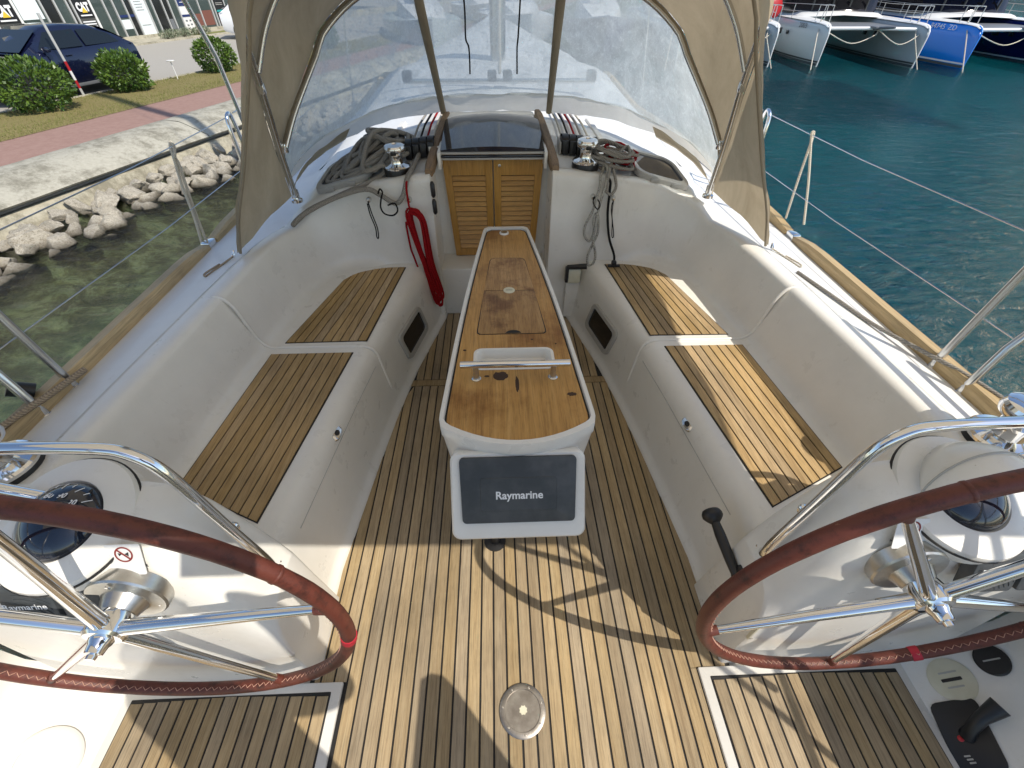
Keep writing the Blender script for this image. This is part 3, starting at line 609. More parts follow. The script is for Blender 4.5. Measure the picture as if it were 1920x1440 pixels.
    b_ = B(); b_.prism(rrect(.118, .118, .012, 3), -.01, .022, .006, fn); bd = b_.build('cover', 'grey_plastic', ins)
    for k in range(9):
        r = .035+.011*k; b2 = B(); pts = [fn((-.02+r*cos(a), -.06+r*sin(a), .0226)) for a in [radians(18+3.5*j) for j in range(22)] if abs(-.02+r*cos(a)) < .052 and abs(-.06+r*sin(a)) < .052]
        if len(pts) > 3: b2.tube(pts, .0009, 4); b2.build('rib', 'grey_plastic', bd, 0)
    text('logo', 'Raymarine', fn, .0225, 'white_print', bd, .0004, .0235).location += Vector((0, 0, .012))
    b_ = B(); fn2 = frame((s*1.118+.128, .432, .700), (1, 0, 0), (0, .38, 1)); b_.prism(rrect(.118, .118, .012, 3), -.01, .022, .006, fn2); b_.build('cover', 'grey_plastic', ins)
# ---- throttle lever on the inner face of the right console
th = thing('throttle_lever', 'black throttle lever with mushroom knob on the right console', 'lever', (.70, .54, .36))
b_ = B(); b_.box((.690, .565, .362), (.03, .06, .075), .010); b_.build('mount', 'black_plastic', th)
b_ = B(); b_.tube([(.683, .55, .362), (.676, .58, .368), (.672, .62, .375), (.668, .70, .385), (.665, .745, .392)], [.022, .015, .0165, .0175, .014], 14); b_.build('arm', 'black_plastic', th, 60)
b_ = B(); b_.rev([(.014, -.012), (.026, .0), (.034, .011), (.034, .022), (.029, .032), (.014, .038), (0, .039)], (.664, .75, .393), (-.04, .99, .1), 22); b_.build('knob', 'black_plastic', th, 60)
b_ = B(); b_.box((.694, .50, .30), (.008, .15, .11), .003); b_.build('plate', 'old_plastic', th)
# ---- engine panel, inspection cover and vent cap on the right helm side
def on_side(x, Y): return Vector((x, Y, .028+.9*(x-1.33)))
sfn = lambda x, Y: frame(on_side(x, Y), (cos(radians(42)), 0, sin(radians(42))), (0, 1, 0))
ep = thing('engine_panel', 'black engine control panel with red button and lever in the corner', 'engine panel', on_side(1.37, .2))
fn = sfn(1.352, .195); b_ = B(); b_.prism([(x+y*.15, y) for x, y in rrect(.125, .175, .02, 3)], -.004, .007, .002, fn); b_.build('plate', 'black_plastic', ep)
b_ = B(); b_.tube([fn((0, .0, .01)), fn((.02, .01, .04)), fn((.06, .03, .05)), fn((.12, .05, .055))], [.02, .016, .018, .026], 12); b_.build('lever', 'black_plastic', ep, 60)
b_ = B(); b_.rev([(.008, 0), (.008, .004), (.005, .006), (0, .006)], fn((-.02, -.005, .006)), fn((0, 0, 1))-fn((0, 0, 0)), 14); b_.build('button', 'red_lamp', ep)
for k in range(3): b2 = B(); b2.prism(rrect(.016, .004, .001, 2), .0065, .0078, 0, lambda c, k=k: fn((c[0]-.03+.002*k, c[1]-.045-.008*k, c[2]))); b2.build('print', 'frame_grey', ep, 0)
ic = thing('inspection_cover', 'round cream plastic screw-in cover beside the right wheel', 'cover', on_side(1.385, .335))
fn = sfn(1.388, .332); ax = fn((0, 0, 1))-fn((0, 0, 0)); b_ = B(); b_.rev([(.060, -.002), (.060, .004), (.055, .007), (0, .008)], fn((0, 0, 0)), ax, 40); b_.build('disc', 'old_plastic', ic)
for y, ww, mt_ in ((0, .055, 'black_plastic'), (.020, .05, 'frame_grey'), (-.020, .045, 'frame_grey')):
    b2 = B(); b2.prism(rrect(ww, .009 if y == 0 else .005, .002, 2), .006, .0088, 0, lambda c, y=y: fn((c[0], c[1]+y, c[2]))); b2.build('slot', mt_, ic, 0)
vc = thing('vent_cap', 'oval black cap beside the round cream cover', 'cap', on_side(1.485, .36)); fn = sfn(1.482, .362)
b_ = B(); b_.rev([(.043, -.002), (.043, .006), (.039, .010), (0, .011)], fn((0, 0, 0)), fn((0, 0, 1))-fn((0, 0, 0)), 32); b_.build('disc', 'black_plastic', vc)
b2 = B(); b2.prism(rrect(.045, .004, .001, 2), .0105, .0118, 0, fn); b2.build('print', 'frame_grey', vc, 0)
lc = thing('speaker_cover', 'round white rimmed cover low on the left helm side', 'cover', (-1.37, .24, .07)); o = Vector((-1.392, .225, .085)); ax = Vector((sin(radians(42)), 0, cos(radians(42))))
b_ = B(); b_.rev([(.085, -.004), (.085, .008), (.078, .013), (.066, .014), (.064, .008), (0, .010)], o, ax, 40); b_.build('rim', 'gelcoat', lc)
# ---- winches
def winch(loc, sc_, label, ax=(0, 0, 1)):
    wn = thing('winch', label, 'winch', loc, 'chrome winches'); o = Vector(loc)
    P = lambda L: [(r*sc_, h*sc_) for r, h in L]
    b_ = B(); b_.rev(P([(.078, -.005), (.079, .030), (.075, .038)]), o, ax, 32); b_.build('base', 'black_plastic', wn)
    b_ = B(); b_.rev(P([(.077, .036), (.077, .044), (.072, .050), (.052, .055), (.040, .060), (.036, .078), (.037, .102), (.044, .112)]), o, ax, 36); b_.build('drum', 'chrome', wn)
    b_ = B(); b_.rev(P([(.044, .110), (.058, .120), (.062, .132), (.060, .142)]), o, ax, 36); b_.build('self_tailer', 'chrome', wn)
    b_ = B(); b_.rev(P([(.060, .141), (.056, .152), (.044, .158), (.020, .160), (.018, .154), (0, .154)]), o, ax, 36); b_.build('cap', 'chrome', wn)
    a = Vector(ax).orthogonal().normalized(); b_ = B(); b_.box(o+Vector((.0, -.052*sc_, .123*sc_)), (.03*sc_, .03*sc_, .02*sc_), .003); b_.build('feeder_arm', 'black_plastic', wn)
    return wn
winch((-.612, 2.705, zsurf(.612, 2.705)+.004), .98, 'chrome winch on the cabin top beside the grey rope coil')
winch((.468, 2.705, zsurf(.468, 2.705)+.004), .98, 'chrome winch on the cabin top beside the red and grey rope bundle')
winch((1.452, .80, zsurf(1.45, .80)+.002), 1.15, 'large chrome winch on the right coaming behind the guard rail')
winch((-1.47, .80, zsurf(1.47, .80)+.002), 1.15, 'large chrome winch at the left picture edge on the coaming')
# ---- rope clutches
for s, x0, n in ((1, .345, 5), (-1, -.585, 4)):
    ck = thing('rope_clutch', 'bank of black rope clutches on the cabin top, %s of the hatch' % ('right' if s > 0 else 'left'), 'rope clutch', (x0+.08, 2.9, zsurf(x0, 2.9)), 'rope clutches')
    wd = .044
    for k in range(n):
        x = x0+wd*(k+.5); z = zsurf(x, 2.92); b_ = B(); b_.box((x, 2.92, z+.036), (wd*.92, .16, .076), .007); bd = b_.build('clutch_body', 'black_plastic', ck)
        b2 = B(); rings = []
        for j in range(9):
            a = radians(-20+j*25); rings.append([Vector((x+dx_, 2.915+.055*cos(a)-.01, z+.066+.030*sin(a))) for dx_ in (-wd*.42, -wd*.36, wd*.36, wd*.42)])
        b2.loft(rings, False); b2.build('handle', 'grey_plastic' if k % 5 == 9 else 'black_plastic', bd, 60)
    b_ = B(); zz = zsurf(x0, 2.92); b_.box((x0-.008 if s > 0 else x0+wd*n+.008, 2.92, zz+.028), (.010, .145, .066), .003); b_.build('cheek', 'frame_grey', ck)
    for k, mt_ in enumerate(('rope_fleck', 'rope_black', 'rope_red', 'rope_grey', 'rope_white')[:n] if s > 0 else ('rope_grey', 'rope_black', 'rope_red', 'rope_white')):
        x = x0+wd*(k+.5); b_ = B(); b_.tube([(x, 3.0, zsurf(x, 3.0)+.03), (x*.98, 3.3, zsurf(x, 3.3)+.025), (x*.9, 3.7, zsurf(x, 3.7)+.03)], .0065, 8); o = b_.build('halyard', mt_, None)
        tag(o, {'rope_fleck': 'flecked halyard', 'rope_black': 'black halyard', 'rope_red': 'red halyard', 'rope_grey': 'grey halyard', 'rope_white': 'pale halyard'}[mt_]+' leading forward from the %s rope clutches' % SIDE[s], 'rope', 'halyards under the sprayhood')
# ---- table
TZ = .70
def cut(o, poly, z0, z1):
    c = B(); c.prism(poly, z0, z1); c = c.build('cutter', None, None, 0); md = o.modifiers.new('c', 'BOOLEAN'); md.object = c; md.solver = 'EXACT'
    dg = bpy.context.evaluated_depsgraph_get(); me = bpy.data.meshes.new_from_object(o.evaluated_get(dg)); o.modifiers.clear(); o.data = me; bpy.data.objects.remove(c)
tb = thing('cockpit_table', 'long tapered cockpit table with worn varnished top and white rim', 'table', (0, 1.6, 0))
def outline(ins=0):
    P = []
    for k in range(13): u = -1+2*k/12; P.append((u*(.250-ins-.022), .908+ins-.066*(1-u*u)))
    A = [(.244-ins, .922+ins), (.252-ins, .955)]
    Rr = A+[(.252-ins+(.128-.252)*(k/10)+.012*sin(pi*k/10), .98+(2.36-.98)*k/10) for k in range(11)]+[(.120-ins, 2.392-ins), (.100-ins, 2.408-ins)]
    L = [(-x, y) for x, y in reversed(Rr)]
    return P+Rr+L
o0, o1 = outline(0), outline(.017)
b_ = B()
b_.loft([[Vector((x*.90, .935+(y-.915)*.95, TZ-.27)) for x, y in o0], [Vector((x*.945, .925+(y-.915)*.98, TZ-.14)) for x, y in o0], [Vector((x*.98, y+.002, TZ-.045)) for x, y in o0], [Vector((x, y, TZ-.03)) for x, y in o0], [Vector((x, y, TZ+.006)) for x, y in o0], [Vector((x*.992, y, TZ+.011)) for x, y in o0], [Vector((x*1.01, y, TZ+.011)) for x, y in o1], [Vector((x, y, TZ+.004)) for x, y in o1], [Vector((x, y, TZ-.012)) for x, y in o1]])
rim_ = b_.build('rim', 'gelcoat', tb, 40)
b_ = B(); b_.prism(outline(.0175), TZ-.01, TZ-.001, 0); groove_ = b_.build('rim_groove', 'caulk', tb, 0)
TX = lambda Y: .235+(.110-.235)*max(0, (Y-.98))/1.4
b_ = B(); b_.prism([(x*.985, .918+(y-.932)*.996+.008) for x, y in outline(.0205)], TZ-.004, TZ+.004, .001); top = b_.build('top', 'table_wood', tb, 0)
# flush lids
lid = [(-.098, 1.335), (.098, 1.335), (.106, 1.345), (.106, 1.36), (.083, 1.69), (.062, 1.98), (.054, 2.0), (.040, 2.008), (-.040, 2.008), (-.054, 2.0), (-.062, 1.98), (-.083, 1.69), (-.106, 1.36), (-.106, 1.345)]
cx_, cy_ = -.003, 1.66
la_ = [(cx_+x, y) for x, y in lid if y < 1.62]; lb_ = [(cx_+x, y) for x, y in lid if y > 1.62]
w62 = .0875; YS = 1.625
w62 = .1135; YS = 1.735
la_ = [(cx_-.124, 1.41), (cx_+.124, 1.41), (cx_+.134, 1.42), (cx_+.134, 1.44), (cx_+w62, YS-.002), (cx_-w62, YS-.002), (cx_-.134, 1.44), (cx_-.134, 1.42)]
lb_ = [(cx_+w62, YS+.002), (cx_+.086, 2.015), (cx_+.078, 2.035), (cx_+.062, 2.043), (cx_-.062, 2.043), (cx_-.078, 2.035), (cx_-.086, 2.015), (cx_-w62, YS+.002)]
b_ = B(); b_.prism([(cx_+(x-cx_)*1.035, 1.725+(y-1.725)*1.012) for x, y in la_[:4]+lb_[1:7]+la_[6:]], TZ+.003, TZ+.0047, 0); b_.build('lid_groove', 'caulk', tb, 0)
for L in (la_, lb_): b_ = B(); b_.prism(L, TZ+.003, TZ+.0058, .0006); b_.build('lid', 'table_lid_wood', tb, 0)
b_ = B(); b_.rev([(.026, 0), (.026, .0012), (.024, .0018), (0, .0018)], (cx_, YS, TZ+.0055), (0, 0, 1), 28); hg = b_.build('lid_hinge', 'old_plastic', tb)
b2 = B(); b2.box((cx_, YS, TZ+.0074), (.03, .0025, .0008)); b2.build('hinge_slot', 'caulk', hg, 0)
b_ = B(); b_.prism([(.030*cos(pi*k/12)+.004, 1.4115+.020*sin(pi*k/12)) for k in range(13)], TZ+.0048, TZ+.0063, 0); b_.build('finger_notch', 'caulk', tb, 0)
b_ = B(); b_.prism([(.026*cos(2*pi*k/28)-.012, 2.335+.026*sin(2*pi*k/28)) for k in range(28)], TZ+.003, TZ+.012, .003); cr = b_.build('lamp_ring', 'gelcoat', tb)
b2 = B(); b2.prism([(.019*cos(2*pi*k/24)-.012, 2.335+.018*sin(2*pi*k/24)) for k in range(24)], TZ+.011, TZ+.0128, 0); b2.build('lamp_lens', 'steel', cr)
# slot with white lining, handle
ro, ri = [(x, 1.255+y) for x, y in rrect(.292, .120, .030, 5)], [(x, 1.255+y) for x, y in rrect(.280, .108, .025, 5)]
for o_cut in (top, groove_, rim_): cut(o_cut, ro, TZ-.045, TZ+.03)
F_ = lambda P_, k: [(x*k, 1.255+(y-1.255)*k) for x, y in P_]
b_ = B(); b_.loft([[Vector((x, y, z_)) for x, y in F_(P2, k)] for P2, k, z_ in ((ro, 1.03, TZ+.0035), (ro, 1.03, TZ+.0065), (ri, 1.0, TZ+.0068), (ri, .97, TZ-.004), (ri, .93, TZ-.036), (ri, .5, TZ-.040))], True, False)
b_.add([Vector((x, y, TZ-.039)) for x, y in F_(ri, .9)], [tuple(range(len(ri)))]); b_.build('tray_slot', 'gelcoat', tb, 30)
hd = B(); hd.tube([(-.189, 1.149, TZ+.068), (.189, 1.149, TZ+.068)], .0125, 20); hd = hd.build('handle', 'chrome', tb, 40)
for x in (-.137, .134):
    b2 = B(); b2.tube([(x, 1.149, TZ+.004), (x, 1.149, TZ+.064)], .010, 14); b2.build('handle_post', 'brushed', hd)
    b2 = B(); b2.rev([(.017, .003), (.017, .006), (.013, .009), (.009, .009)], (x, 1.149, TZ), (0, 0, 1), 20); b2.build('collar', 'steel', hd)
random.seed(5)
def blot(name, cx, cy, rx, ry, sd):
    P = [(cx+rx*cos(2*pi*k/22)*(.75+.35*noise.noise(Vector((k*.9, sd, 0)))), cy+ry*sin(2*pi*k/22)*(.75+.35*noise.noise(Vector((k*.7, sd+5, 0))))) for k in range(22)]
    b2 = B(); b2.prism(P, TZ+.004, TZ+.0044, 0); b2.build(name, 'dark_stain', tb, 0)
blot('worn_patch', -.052, 1.160, .036, .030, 1); blot('worn_patch', .006, 1.115, .009, .052, 2); blot('worn_patch', -.185, 1.31, .009, .007, 3); blot('worn_patch', .165, 1.34, .005, .006, 4); blot('worn_patch', .075, 1.37, .006, .005, 6); blot('worn_patch', .19, 1.06, .022, .012, 9); blot('worn_patch', -.10, 1.16, .012, .007, 11)
# pod with the plotter cover, tilted up
pfn = frame((-.004, .768, .548), (1, 0, 0), (0, .60, .80))
b_ = B(); b_.loft([[pfn((x*.90, y*.8+.02, -.20)) for x, y in rrect(.44, .285, .02)], [pfn((x, y, -.06)) for x, y in rrect(.425, .285, .03)], [pfn((x, y, -.008)) for x, y in rrect(.425, .285, .03)], [pfn((x, y, 0)) for x, y in rrect(.412, .272, .026)]]); b_.build('pod', 'gelcoat', tb, 40)
b_ = B(); b_.prism([(x*(1-.03*(y < 0)), y+.022) for x, y in rrect(.366, .212, .014, 4)], -.002, .012, .004, pfn); pc = b_.build('plotter_cover', 'grey_plastic', tb, 40)
o_, i_ = rrect(.240, .108, .008, 3), rrect(.236, .104, .007, 3)
b2 = B(); b2.loft([[pfn((x, y+.010, .0118)) for x, y in o_], [pfn((x, y+.010, .0138)) for x, y in i_]], True, True); b2.build('cover_panel', 'grey_plastic', pc, 30)
tx = text('logo', 'Raymarine', pfn, .035, 'white_print', pc, .0008, .0146); tx.location += pfn((.002, .006, 0))-pfn((0, 0, 0))
b_ = B(); b_.box((0, 1.72, .24), (.15, .9, .5), .03); b_.build('pedestal', 'gelcoat', tb)
b_ = B(); b_.rev([(.045, 0), (.045, .006), (.02, .012), (.016, .40)], (-.09, .90, .0), (0, 0, 1), 20); b_.build('leg', 'black_plastic', tb)
# ---- bulkhead fittings
def loop(name, label, mat, pts, r, cat='cord', group=None, n=8):
    b_ = B(); b_.tube(spline(pts, n), r, 7); o = b_.build(name, mat, None, 60); return tag(o, label, cat, group)
BY = 2.535
for (x, z, lab) in ((-.774, .812, 'leftmost steel button on the bulkhead holding a black shock-cord loop'), (-.545, .810, 'steel button on the bulkhead above the red rope'), (.507, .815, 'steel button on the right bulkhead behind the flecked rope'), (.622, .808, 'steel button on the right bulkhead beside the black cable')):
    yb = 2.552 if abs(x) < .85 else 2.5
    bt = thing('cord_button', lab, 'button', (x, yb, z), 'bulkhead cord buttons'); b_ = B(); b_.rev([(.014, -.02), (.014, .004), (.011, .010), (0, .012)], (x, yb, z), (0, -1, 0), 18); b_.build('knob', 'steel', bt)
loop('shock_cord', 'black shock-cord loop hanging down the left bulkhead', 'rope_black', [(-.774, BY, .81), (-.765, BY-.004, .74), (-.752, BY-.002, .66), (-.757, BY-.004, .60), (-.766, BY-.004, .605), (-.762, BY-.005, .66), (-.776, BY-.005, .74), (-.78, BY, .80)], .0035)
loop('shock_cord', 'black curled shock-cord with a small loop, left bulkhead', 'rope_black', [(-.70, 2.50, .865), (-.685, 2.50, .89), (-.675, 2.50, .872), (-.69, 2.50, .835), (-.70, 2.50, .79), (-.685, 2.50, .755), (-.64, 2.50, .745), (-.61, 2.505, .77), (-.62, 2.505, .81), (-.66, 2.505, .80)], .0045)
loop('shock_cord', 'black shock-cord loop hanging from the right bulkhead button', 'rope_black', [(.622, BY, .80), (.625, BY-.003, .72), (.65, BY-.003, .62), (.655, BY-.003, .585), (.645, BY-.004, .59), (.632, BY-.004, .68), (.615, BY-.002, .76), (.62, BY, .80)], .0028)
loop('shock_cord', 'black shock-cord around the flecked rope on the bulkhead', 'rope_black', [(.507, BY, .82), (.50, BY-.03, .80), (.525, BY-.045, .77), (.54, BY-.03, .79), (.52, BY-.01, .82), (.507, BY, .82)], .0035)
loop('black_cable', 'black cable running down the right bulkhead to the seat', 'rope_black', [(.575, 2.66, zsurf(.575, 2.66)+.008), (.588, 2.55, .905), (.59, 2.53, .86), (.60, 2.535, .72), (.63, 2.53, .58), (.67, 2.50, .48), (.665, 2.465, .435)], .0075)
b_ = B(); b_.box((.665, 2.455, .434), (.075, .018, .016), .005); b_.box((.665, 2.46, .45), (.03, .03, .03), .008); tag(b_.build('cable_clamp', 'black_plastic', None), 'black cable clamp on the right forward seat', 'clamp')
for k, (z, lab) in enumerate(((.87, 'upper'), (.775, 'lower'))):
    b_ = B(); b_.tube([(-.405, 2.545, z-.04), (-.403, 2.538, z-.03), (-.403, 2.536, z+.03), (-.405, 2.545, z+.04)], [.008, .013, .013, .008], 10); tag(b_.build('switch_handle', 'black_plastic', None, 60), '%s black grip on the left edge of the companionway' % lab, 'handle', 'companionway grips')
bp = thing('bilge_pump_handle', 'black handle on a cream bracket at the foot of the right bulkhead', 'pump handle', (.45, 2.52, .2))
b_ = B(); b_.box((.43, 2.515, .345), (.09, .06, .10), .012); b_.build('bracket', 'old_plastic', bp)
b_ = B(); b_.box((.385, 2.49, .36), (.02, .04, .10), .005); b_.tube([(.385, 2.49, .41), (.43, 2.475, .42), (.50, 2.46, .43)], [.014, .016, .018], 10); b_.build('lever', 'black_plastic', bp)
b_ = B(); b_.box((.44, 2.535, .16), (.10, .04, .28), .01); b_.build('housing', 'gelcoat', bp)
# ---- ropes
def coil(name, label, mat, gen, r, cat='rope', group=None):
    b_ = B(); b_.tube(gen, r, 8); o = b_.build(name, mat, None, 70); return tag(o, label, cat, group)
# red hanging coil
random.seed(3); P_ = [(-.535, 2.70, zsurf(.535, 2.7)+.02), (-.535, 2.60, .925), (-.545, 2.535, .90), (-.548, 2.53, .80), (-.54, 2.52, .73)]
for k in range(9):
    a = random.uniform(-.012, .012); d = random.uniform(0, .02); x0 = -.515+random.uniform(-.02, .02); bot = .16+random.uniform(-.01, .09)
    w0, w1 = .030+.010*random.random(), .016+.018*random.random()
    P_ += [(x0-w0, 2.52-d, .72+a), (x0+.0+a, 2.515-d, .765+a), (x0+w0, 2.51-d, .70), (x0+.035+w1*.6, 2.50-d, .45), (x0+.075+w1*.6, 2.49-d, bot+.05), (x0+.078, 2.485-d, bot), (x0+.066-w1*.4, 2.49-d, bot+.04), (x0+.035-w1*.5, 2.50-d, .42)]
P_ += [(-.57, 2.515, .70), (-.575, 2.52, .55), (-.56, 2.515, .47), (-.545, 2.51, .40)]
coil('rope_coil', 'coiled bright red rope hanging on the left bulkhead', 'rope_red', spline(P_, 5), .0062)
# big grey coil on the left cabin top
random.seed(11); P_ = []
for k in range(14):
    ph = k*.37; cx, cy = -.88+.014*k+.05*random.uniform(-1, 1), 2.90+.08*random.uniform(-1, 1)+.10*sin(k*1.3)
    ra, rb, rot = random.uniform(.12, .24), random.uniform(.06, .13), .85+random.uniform(-.6, .6)
    for j in range(8):
        a = 2*pi*j/8+ph; u, v = ra*cos(a), rb*sin(a); x = cx+u*cos(rot)-v*sin(rot); y = cy+u*sin(rot)+v*cos(rot)
        hump = .012+.13*math.exp(-((x+.78)**2+(y-2.93)**2)/.030)*(k/14)+.004*k*max(0, .6-abs(x+.78)*2)
        P_.append((x, y, zsurf(x, y)+hump+.012+.016*random.random()))
P_ += [(-.70, 2.70, zsurf(.7, 2.7)+.02), (-.80, 2.62, zsurf(.8, 2.62)+.02), (-.95, 2.57, zsurf(.95, 2.57)+.014), (-1.10, 2.50, zsurf(1.1, 2.5)+.012), (-1.17, 2.40, zsurf(1.17, 2.4)+.02), (-1.10, 2.42, .79), (-.95, 2.51, .84), (-.78, 2.545, .875), (-.70, 2.54, .845), (-.62, 2.53, .80), (-.57, 2.53, .845), (-.54, 2.57, .925), (-.52, 2.70, zsurf(.52, 2.7)+.03), (-.50, 2.88, zsurf(.5, 2.88)+.03)]
coil('rope_coil', 'large tangled coil of thick grey rope on the left cabin top', 'rope_grey', spline(P_, 4), .0135)
random.seed(4); P_ = []
for k in range(7):
    for j in range(8):
        a = 2*pi*j/8; x = -.98+.10*k/7+.13*cos(a)*(.6+.4*random.random()); y = 2.86+.07*k/7+.10*sin(a)*.7; P_.append((x, y, zsurf(x, y)+.012+.006*random.random()))
coil('rope_coil', 'black rope lying under the grey coil on the left cabin top', 'rope_black', spline(P_, 4), .010)
# right bundle: grey loops, red loops, flecked tail
random.seed(8); P_ = []; Q_ = []
for k in range(11):
    for j in range(6):
        a = 2*pi*j/6+k*.2; x = .615+.125*cos(a)*(.6+.6*random.random())+.01*k*.3; y = 2.76+.075*sin(a)*(.5+.7*random.random())-.012*(k % 4); P_.append((x, y, zsurf(x, y)+.018+.009*k+.022*random.random()))
P_ += [(.60, 2.66, .95), (.59, 2.60, .95), (.575, 2.55, .93), (.57, 2.53, .86), (.60, 2.525, .84), (.625, 2.54, .88), (.61, 2.60, .95)]
coil('rope_coil', 'bundled grey rope beside the right cabin-top winch', 'rope_grey', spline(P_, 4), .0085)
for k in range(6):
    for j in range(6):
        a = 2*pi*j/6+k*.3; x = .69+.09*cos(a)*(.7+.5*random.random()); y = 2.78+.075*sin(a)*(.7+.5*random.random()); Q_.append((x, y, zsurf(x, y)+.016+.015*k+.02*random.random()))
coil('rope_coil', 'red rope loops under the grey bundle on the right cabin top', 'rope_red', spline(Q_, 4), .0075)
P_ = [(.58, 2.70, zsurf(.58, 2.7)+.05), (.555, 2.62, zsurf(.55, 2.62)+.03), (.535, 2.56, .93), (.53, 2.53, .88), (.515, 2.52, .80), (.50, 2.515, .74), (.47, 2.515, .66), (.475, 2.51, .60), (.51, 2.51, .57), (.525, 2.51, .63), (.515, 2.505, .70), (.525, 2.505, .74), (.545, 2.51, .70), (.55, 2.51, .62), (.525, 2.51, .54), (.508, 2.51, .47), (.515, 2.505, .42), (.54, 2.505, .415), (.555, 2.505, .46), (.545, 2.505, .52), (.525, 2.50, .58), (.53, 2.50, .66), (.535, 2.51, .75), (.55, 2.52, .84), (.565, 2.54, .91), (.58, 2.62, .95), (.57, 2.70, .95)]
coil('rope_coil', 'black-flecked pale rope hanging knotted on the right bulkhead', 'rope_fleck', spline(P_, 6), .0078)
# ---- sprayhood
sh = thing('sprayhood', 'beige canvas sprayhood with scratched clear window over the companionway', 'sprayhood', (0, 2.5, .8))
def arc(R, n=61):
    pts = R+[(-x, y, z) for x, y, z in reversed(R[:-1])]; return resample(spline(pts, 8), n)
HEM = [(1.35, 2.12, .715), (1.27, 2.09, .90), (1.16, 2.075, 1.10), (1.06, 2.06, 1.30), (.955, 2.05, 1.52), (.88, 2.035, 1.68), (.72, 2.01, 1.84), (.36, 1.99, 1.93), (0, 1.98, 1.95)]
TUB = [(1.17, 2.555, .84), (1.125, 2.44, 1.10), (1.07, 2.33, 1.38), (1.035, 2.24, 1.58), (1.0, 2.19, 1.70), (.85, 2.16, 1.85), (.45, 2.15, 1.95), (0, 2.15, 1.97)]
MID = [(1.05, 2.30, 1.44), (.98, 2.37, 1.60), (.86, 2.43, 1.74), (.60, 2.47, 1.88), (.3, 2.48, 1.95), (0, 2.48, 1.97)]
WIN = [(1.105, 2.455, 1.115), (1.05, 2.53, 1.235), (.975, 2.62, 1.365), (.915, 2.69, 1.465), (.865, 2.74, 1.55), (.70, 2.80, 1.67), (.42, 2.83, 1.78), (0, 2.84, 1.83)]
BAS = [(1.20, 2.60, .845), (1.255, 2.80, .865), (1.16, 2.99, .935), (.99, 3.14, .99), (.76, 3.28, 1.045), (.42, 3.40, 1.07), (0, 3.44, 1.075)]
hem, tub, win, bas = arc(HEM), arc(TUB), arc(WIN), arc(BAS)
out = lambda p, d: p+Vector((p.x, 0, max(0, p.z-1.3)*1.5)).normalized()*d
wr = lambda p, a=.012, f=6: Vector((noise.noise(p*f), noise.noise(p*f+Vector((7, 3, 1))), noise.noise(p*f*1.3+Vector((2, 9, 4)))))*a
b_ = B(); rings = []
for v in range(9): rings.append([(lambda p: p+wr(p, .020*sin(pi*v/8)+.004, 4)+wr(p, .006, 11))(out(a, .015).lerp(out(c, .022), v/8)) for a, c in zip(hem, tub)])
b_.loft(rings, False); b_.build('aft_canvas', 'canvas', sh, 80)
b_ = B(); rings = []
for v in range(9): rings.append([(lambda p: p+wr(p, .012*sin(pi*v/8), 4))(out(a, .022).lerp(out(c, .016), v/8)) for a, c in zip(tub, win)])
b_.loft(rings, False); b_.build('roof_canvas', 'canvas', sh, 80)
b_ = B(); rings = []
for v in range(25):
    u = v/24*.87; rings.append([(lambda p: p+wr(p, .005*sin(pi*v/24), 5)+wr(p, .0020*sin(pi*v/24), 18))(out(a, .014).lerp(out(c, .004), u)) for a, c in zip(resample(win, 121), resample(bas, 121))])
b_.loft(rings, False); b_.build('window', 'vinyl', sh, 80)
b_ = B(); rings = []
for v in range(7):
    u = .85+.16*v/6; rings.append([(lambda p: p+wr(p, .016, 6)+wr(p, .006, 14)+Vector((0, -.022*sin(pi*v/6), .020*sin(pi*v/6))))(out(a, .014).lerp(out(c, .004), u)) for a, c in zip(win, bas)])
b_.loft(rings[:], False); b_.build('skirt', 'canvas_white', sh, 80)
# side skirts: from the frame foot down to the deck, beside the window
for s in (1, -1):
    T_ = [(1.175, 2.56, .86), (1.15, 2.65, .935), (1.10, 2.80, .985), (1.03, 2.98, 1.015), (.95, 3.12, 1.05)]; D_ = [(1.20, 2.55, .80), (1.26, 2.70, .80), (1.27, 2.85, .82), (1.17, 3.02, .90), (1.0, 3.15, .975)]
    b_ = B(); A, D = resample(spline(T_, 6), 16), resample(spline(D_, 6), 16)
    b_.loft([[(lambda p: Vector((s*p.x, p.y, p.z))+wr(p, .008, 8))(a.lerp(d, v/4)) for a, d in zip(A, D)] for v in range(5)], False); b_.build('side_skirt', 'canvas', sh, 80)
    # trim strip where window meets roof
for nm, arcp, r, mt_ in (('aft_bow', [p for p in tub], .0125, 'steel'), ('window_bow', win, .0125, 'canvas_trim'), ('aft_hem', hem, .007, 'canvas_trim')):
    b_ = B(); b_.tube([out(p, 0) for p in arcp], r, 10); b_.build(nm, mt_, sh, 80)
b_ = B(); b_.tube(arc(MID), .0125, 10); b_.build('middle_bow', 'steel', sh, 80)
b_ = B(); b_.tube([out(p, -.012)+Vector((0, -.012, 0)) for p in win], .011, 10); b_.build('window_bow_tube', 'steel', sh, 80)
for x0, x1, nm in ((-.388, -.425, 'l'), (.315, .297, 'r')):
    pa_ = Vector((x0, 3.385, 1.082)); pb = Vector((x1, 2.90, 1.74)); n_ = 10; b_ = B(); rings = []
    for k in range(n_+1):
        p = pa_.lerp(pb, k/n_)+Vector((0, -.012, -.01)); wdt = .019+.008*k/n_
        rings.append([p+Vector((dx_*wdt, dy_, dy_*.6)) for dx_, dy_ in ((-1, .006), (-.9, -.004), (-.3, -.010), (.3, -.010), (.9, -.004), (1, .006))])
    b_.loft(rings, False); b_.build('window_post', 'canvas_trim', sh, 60)
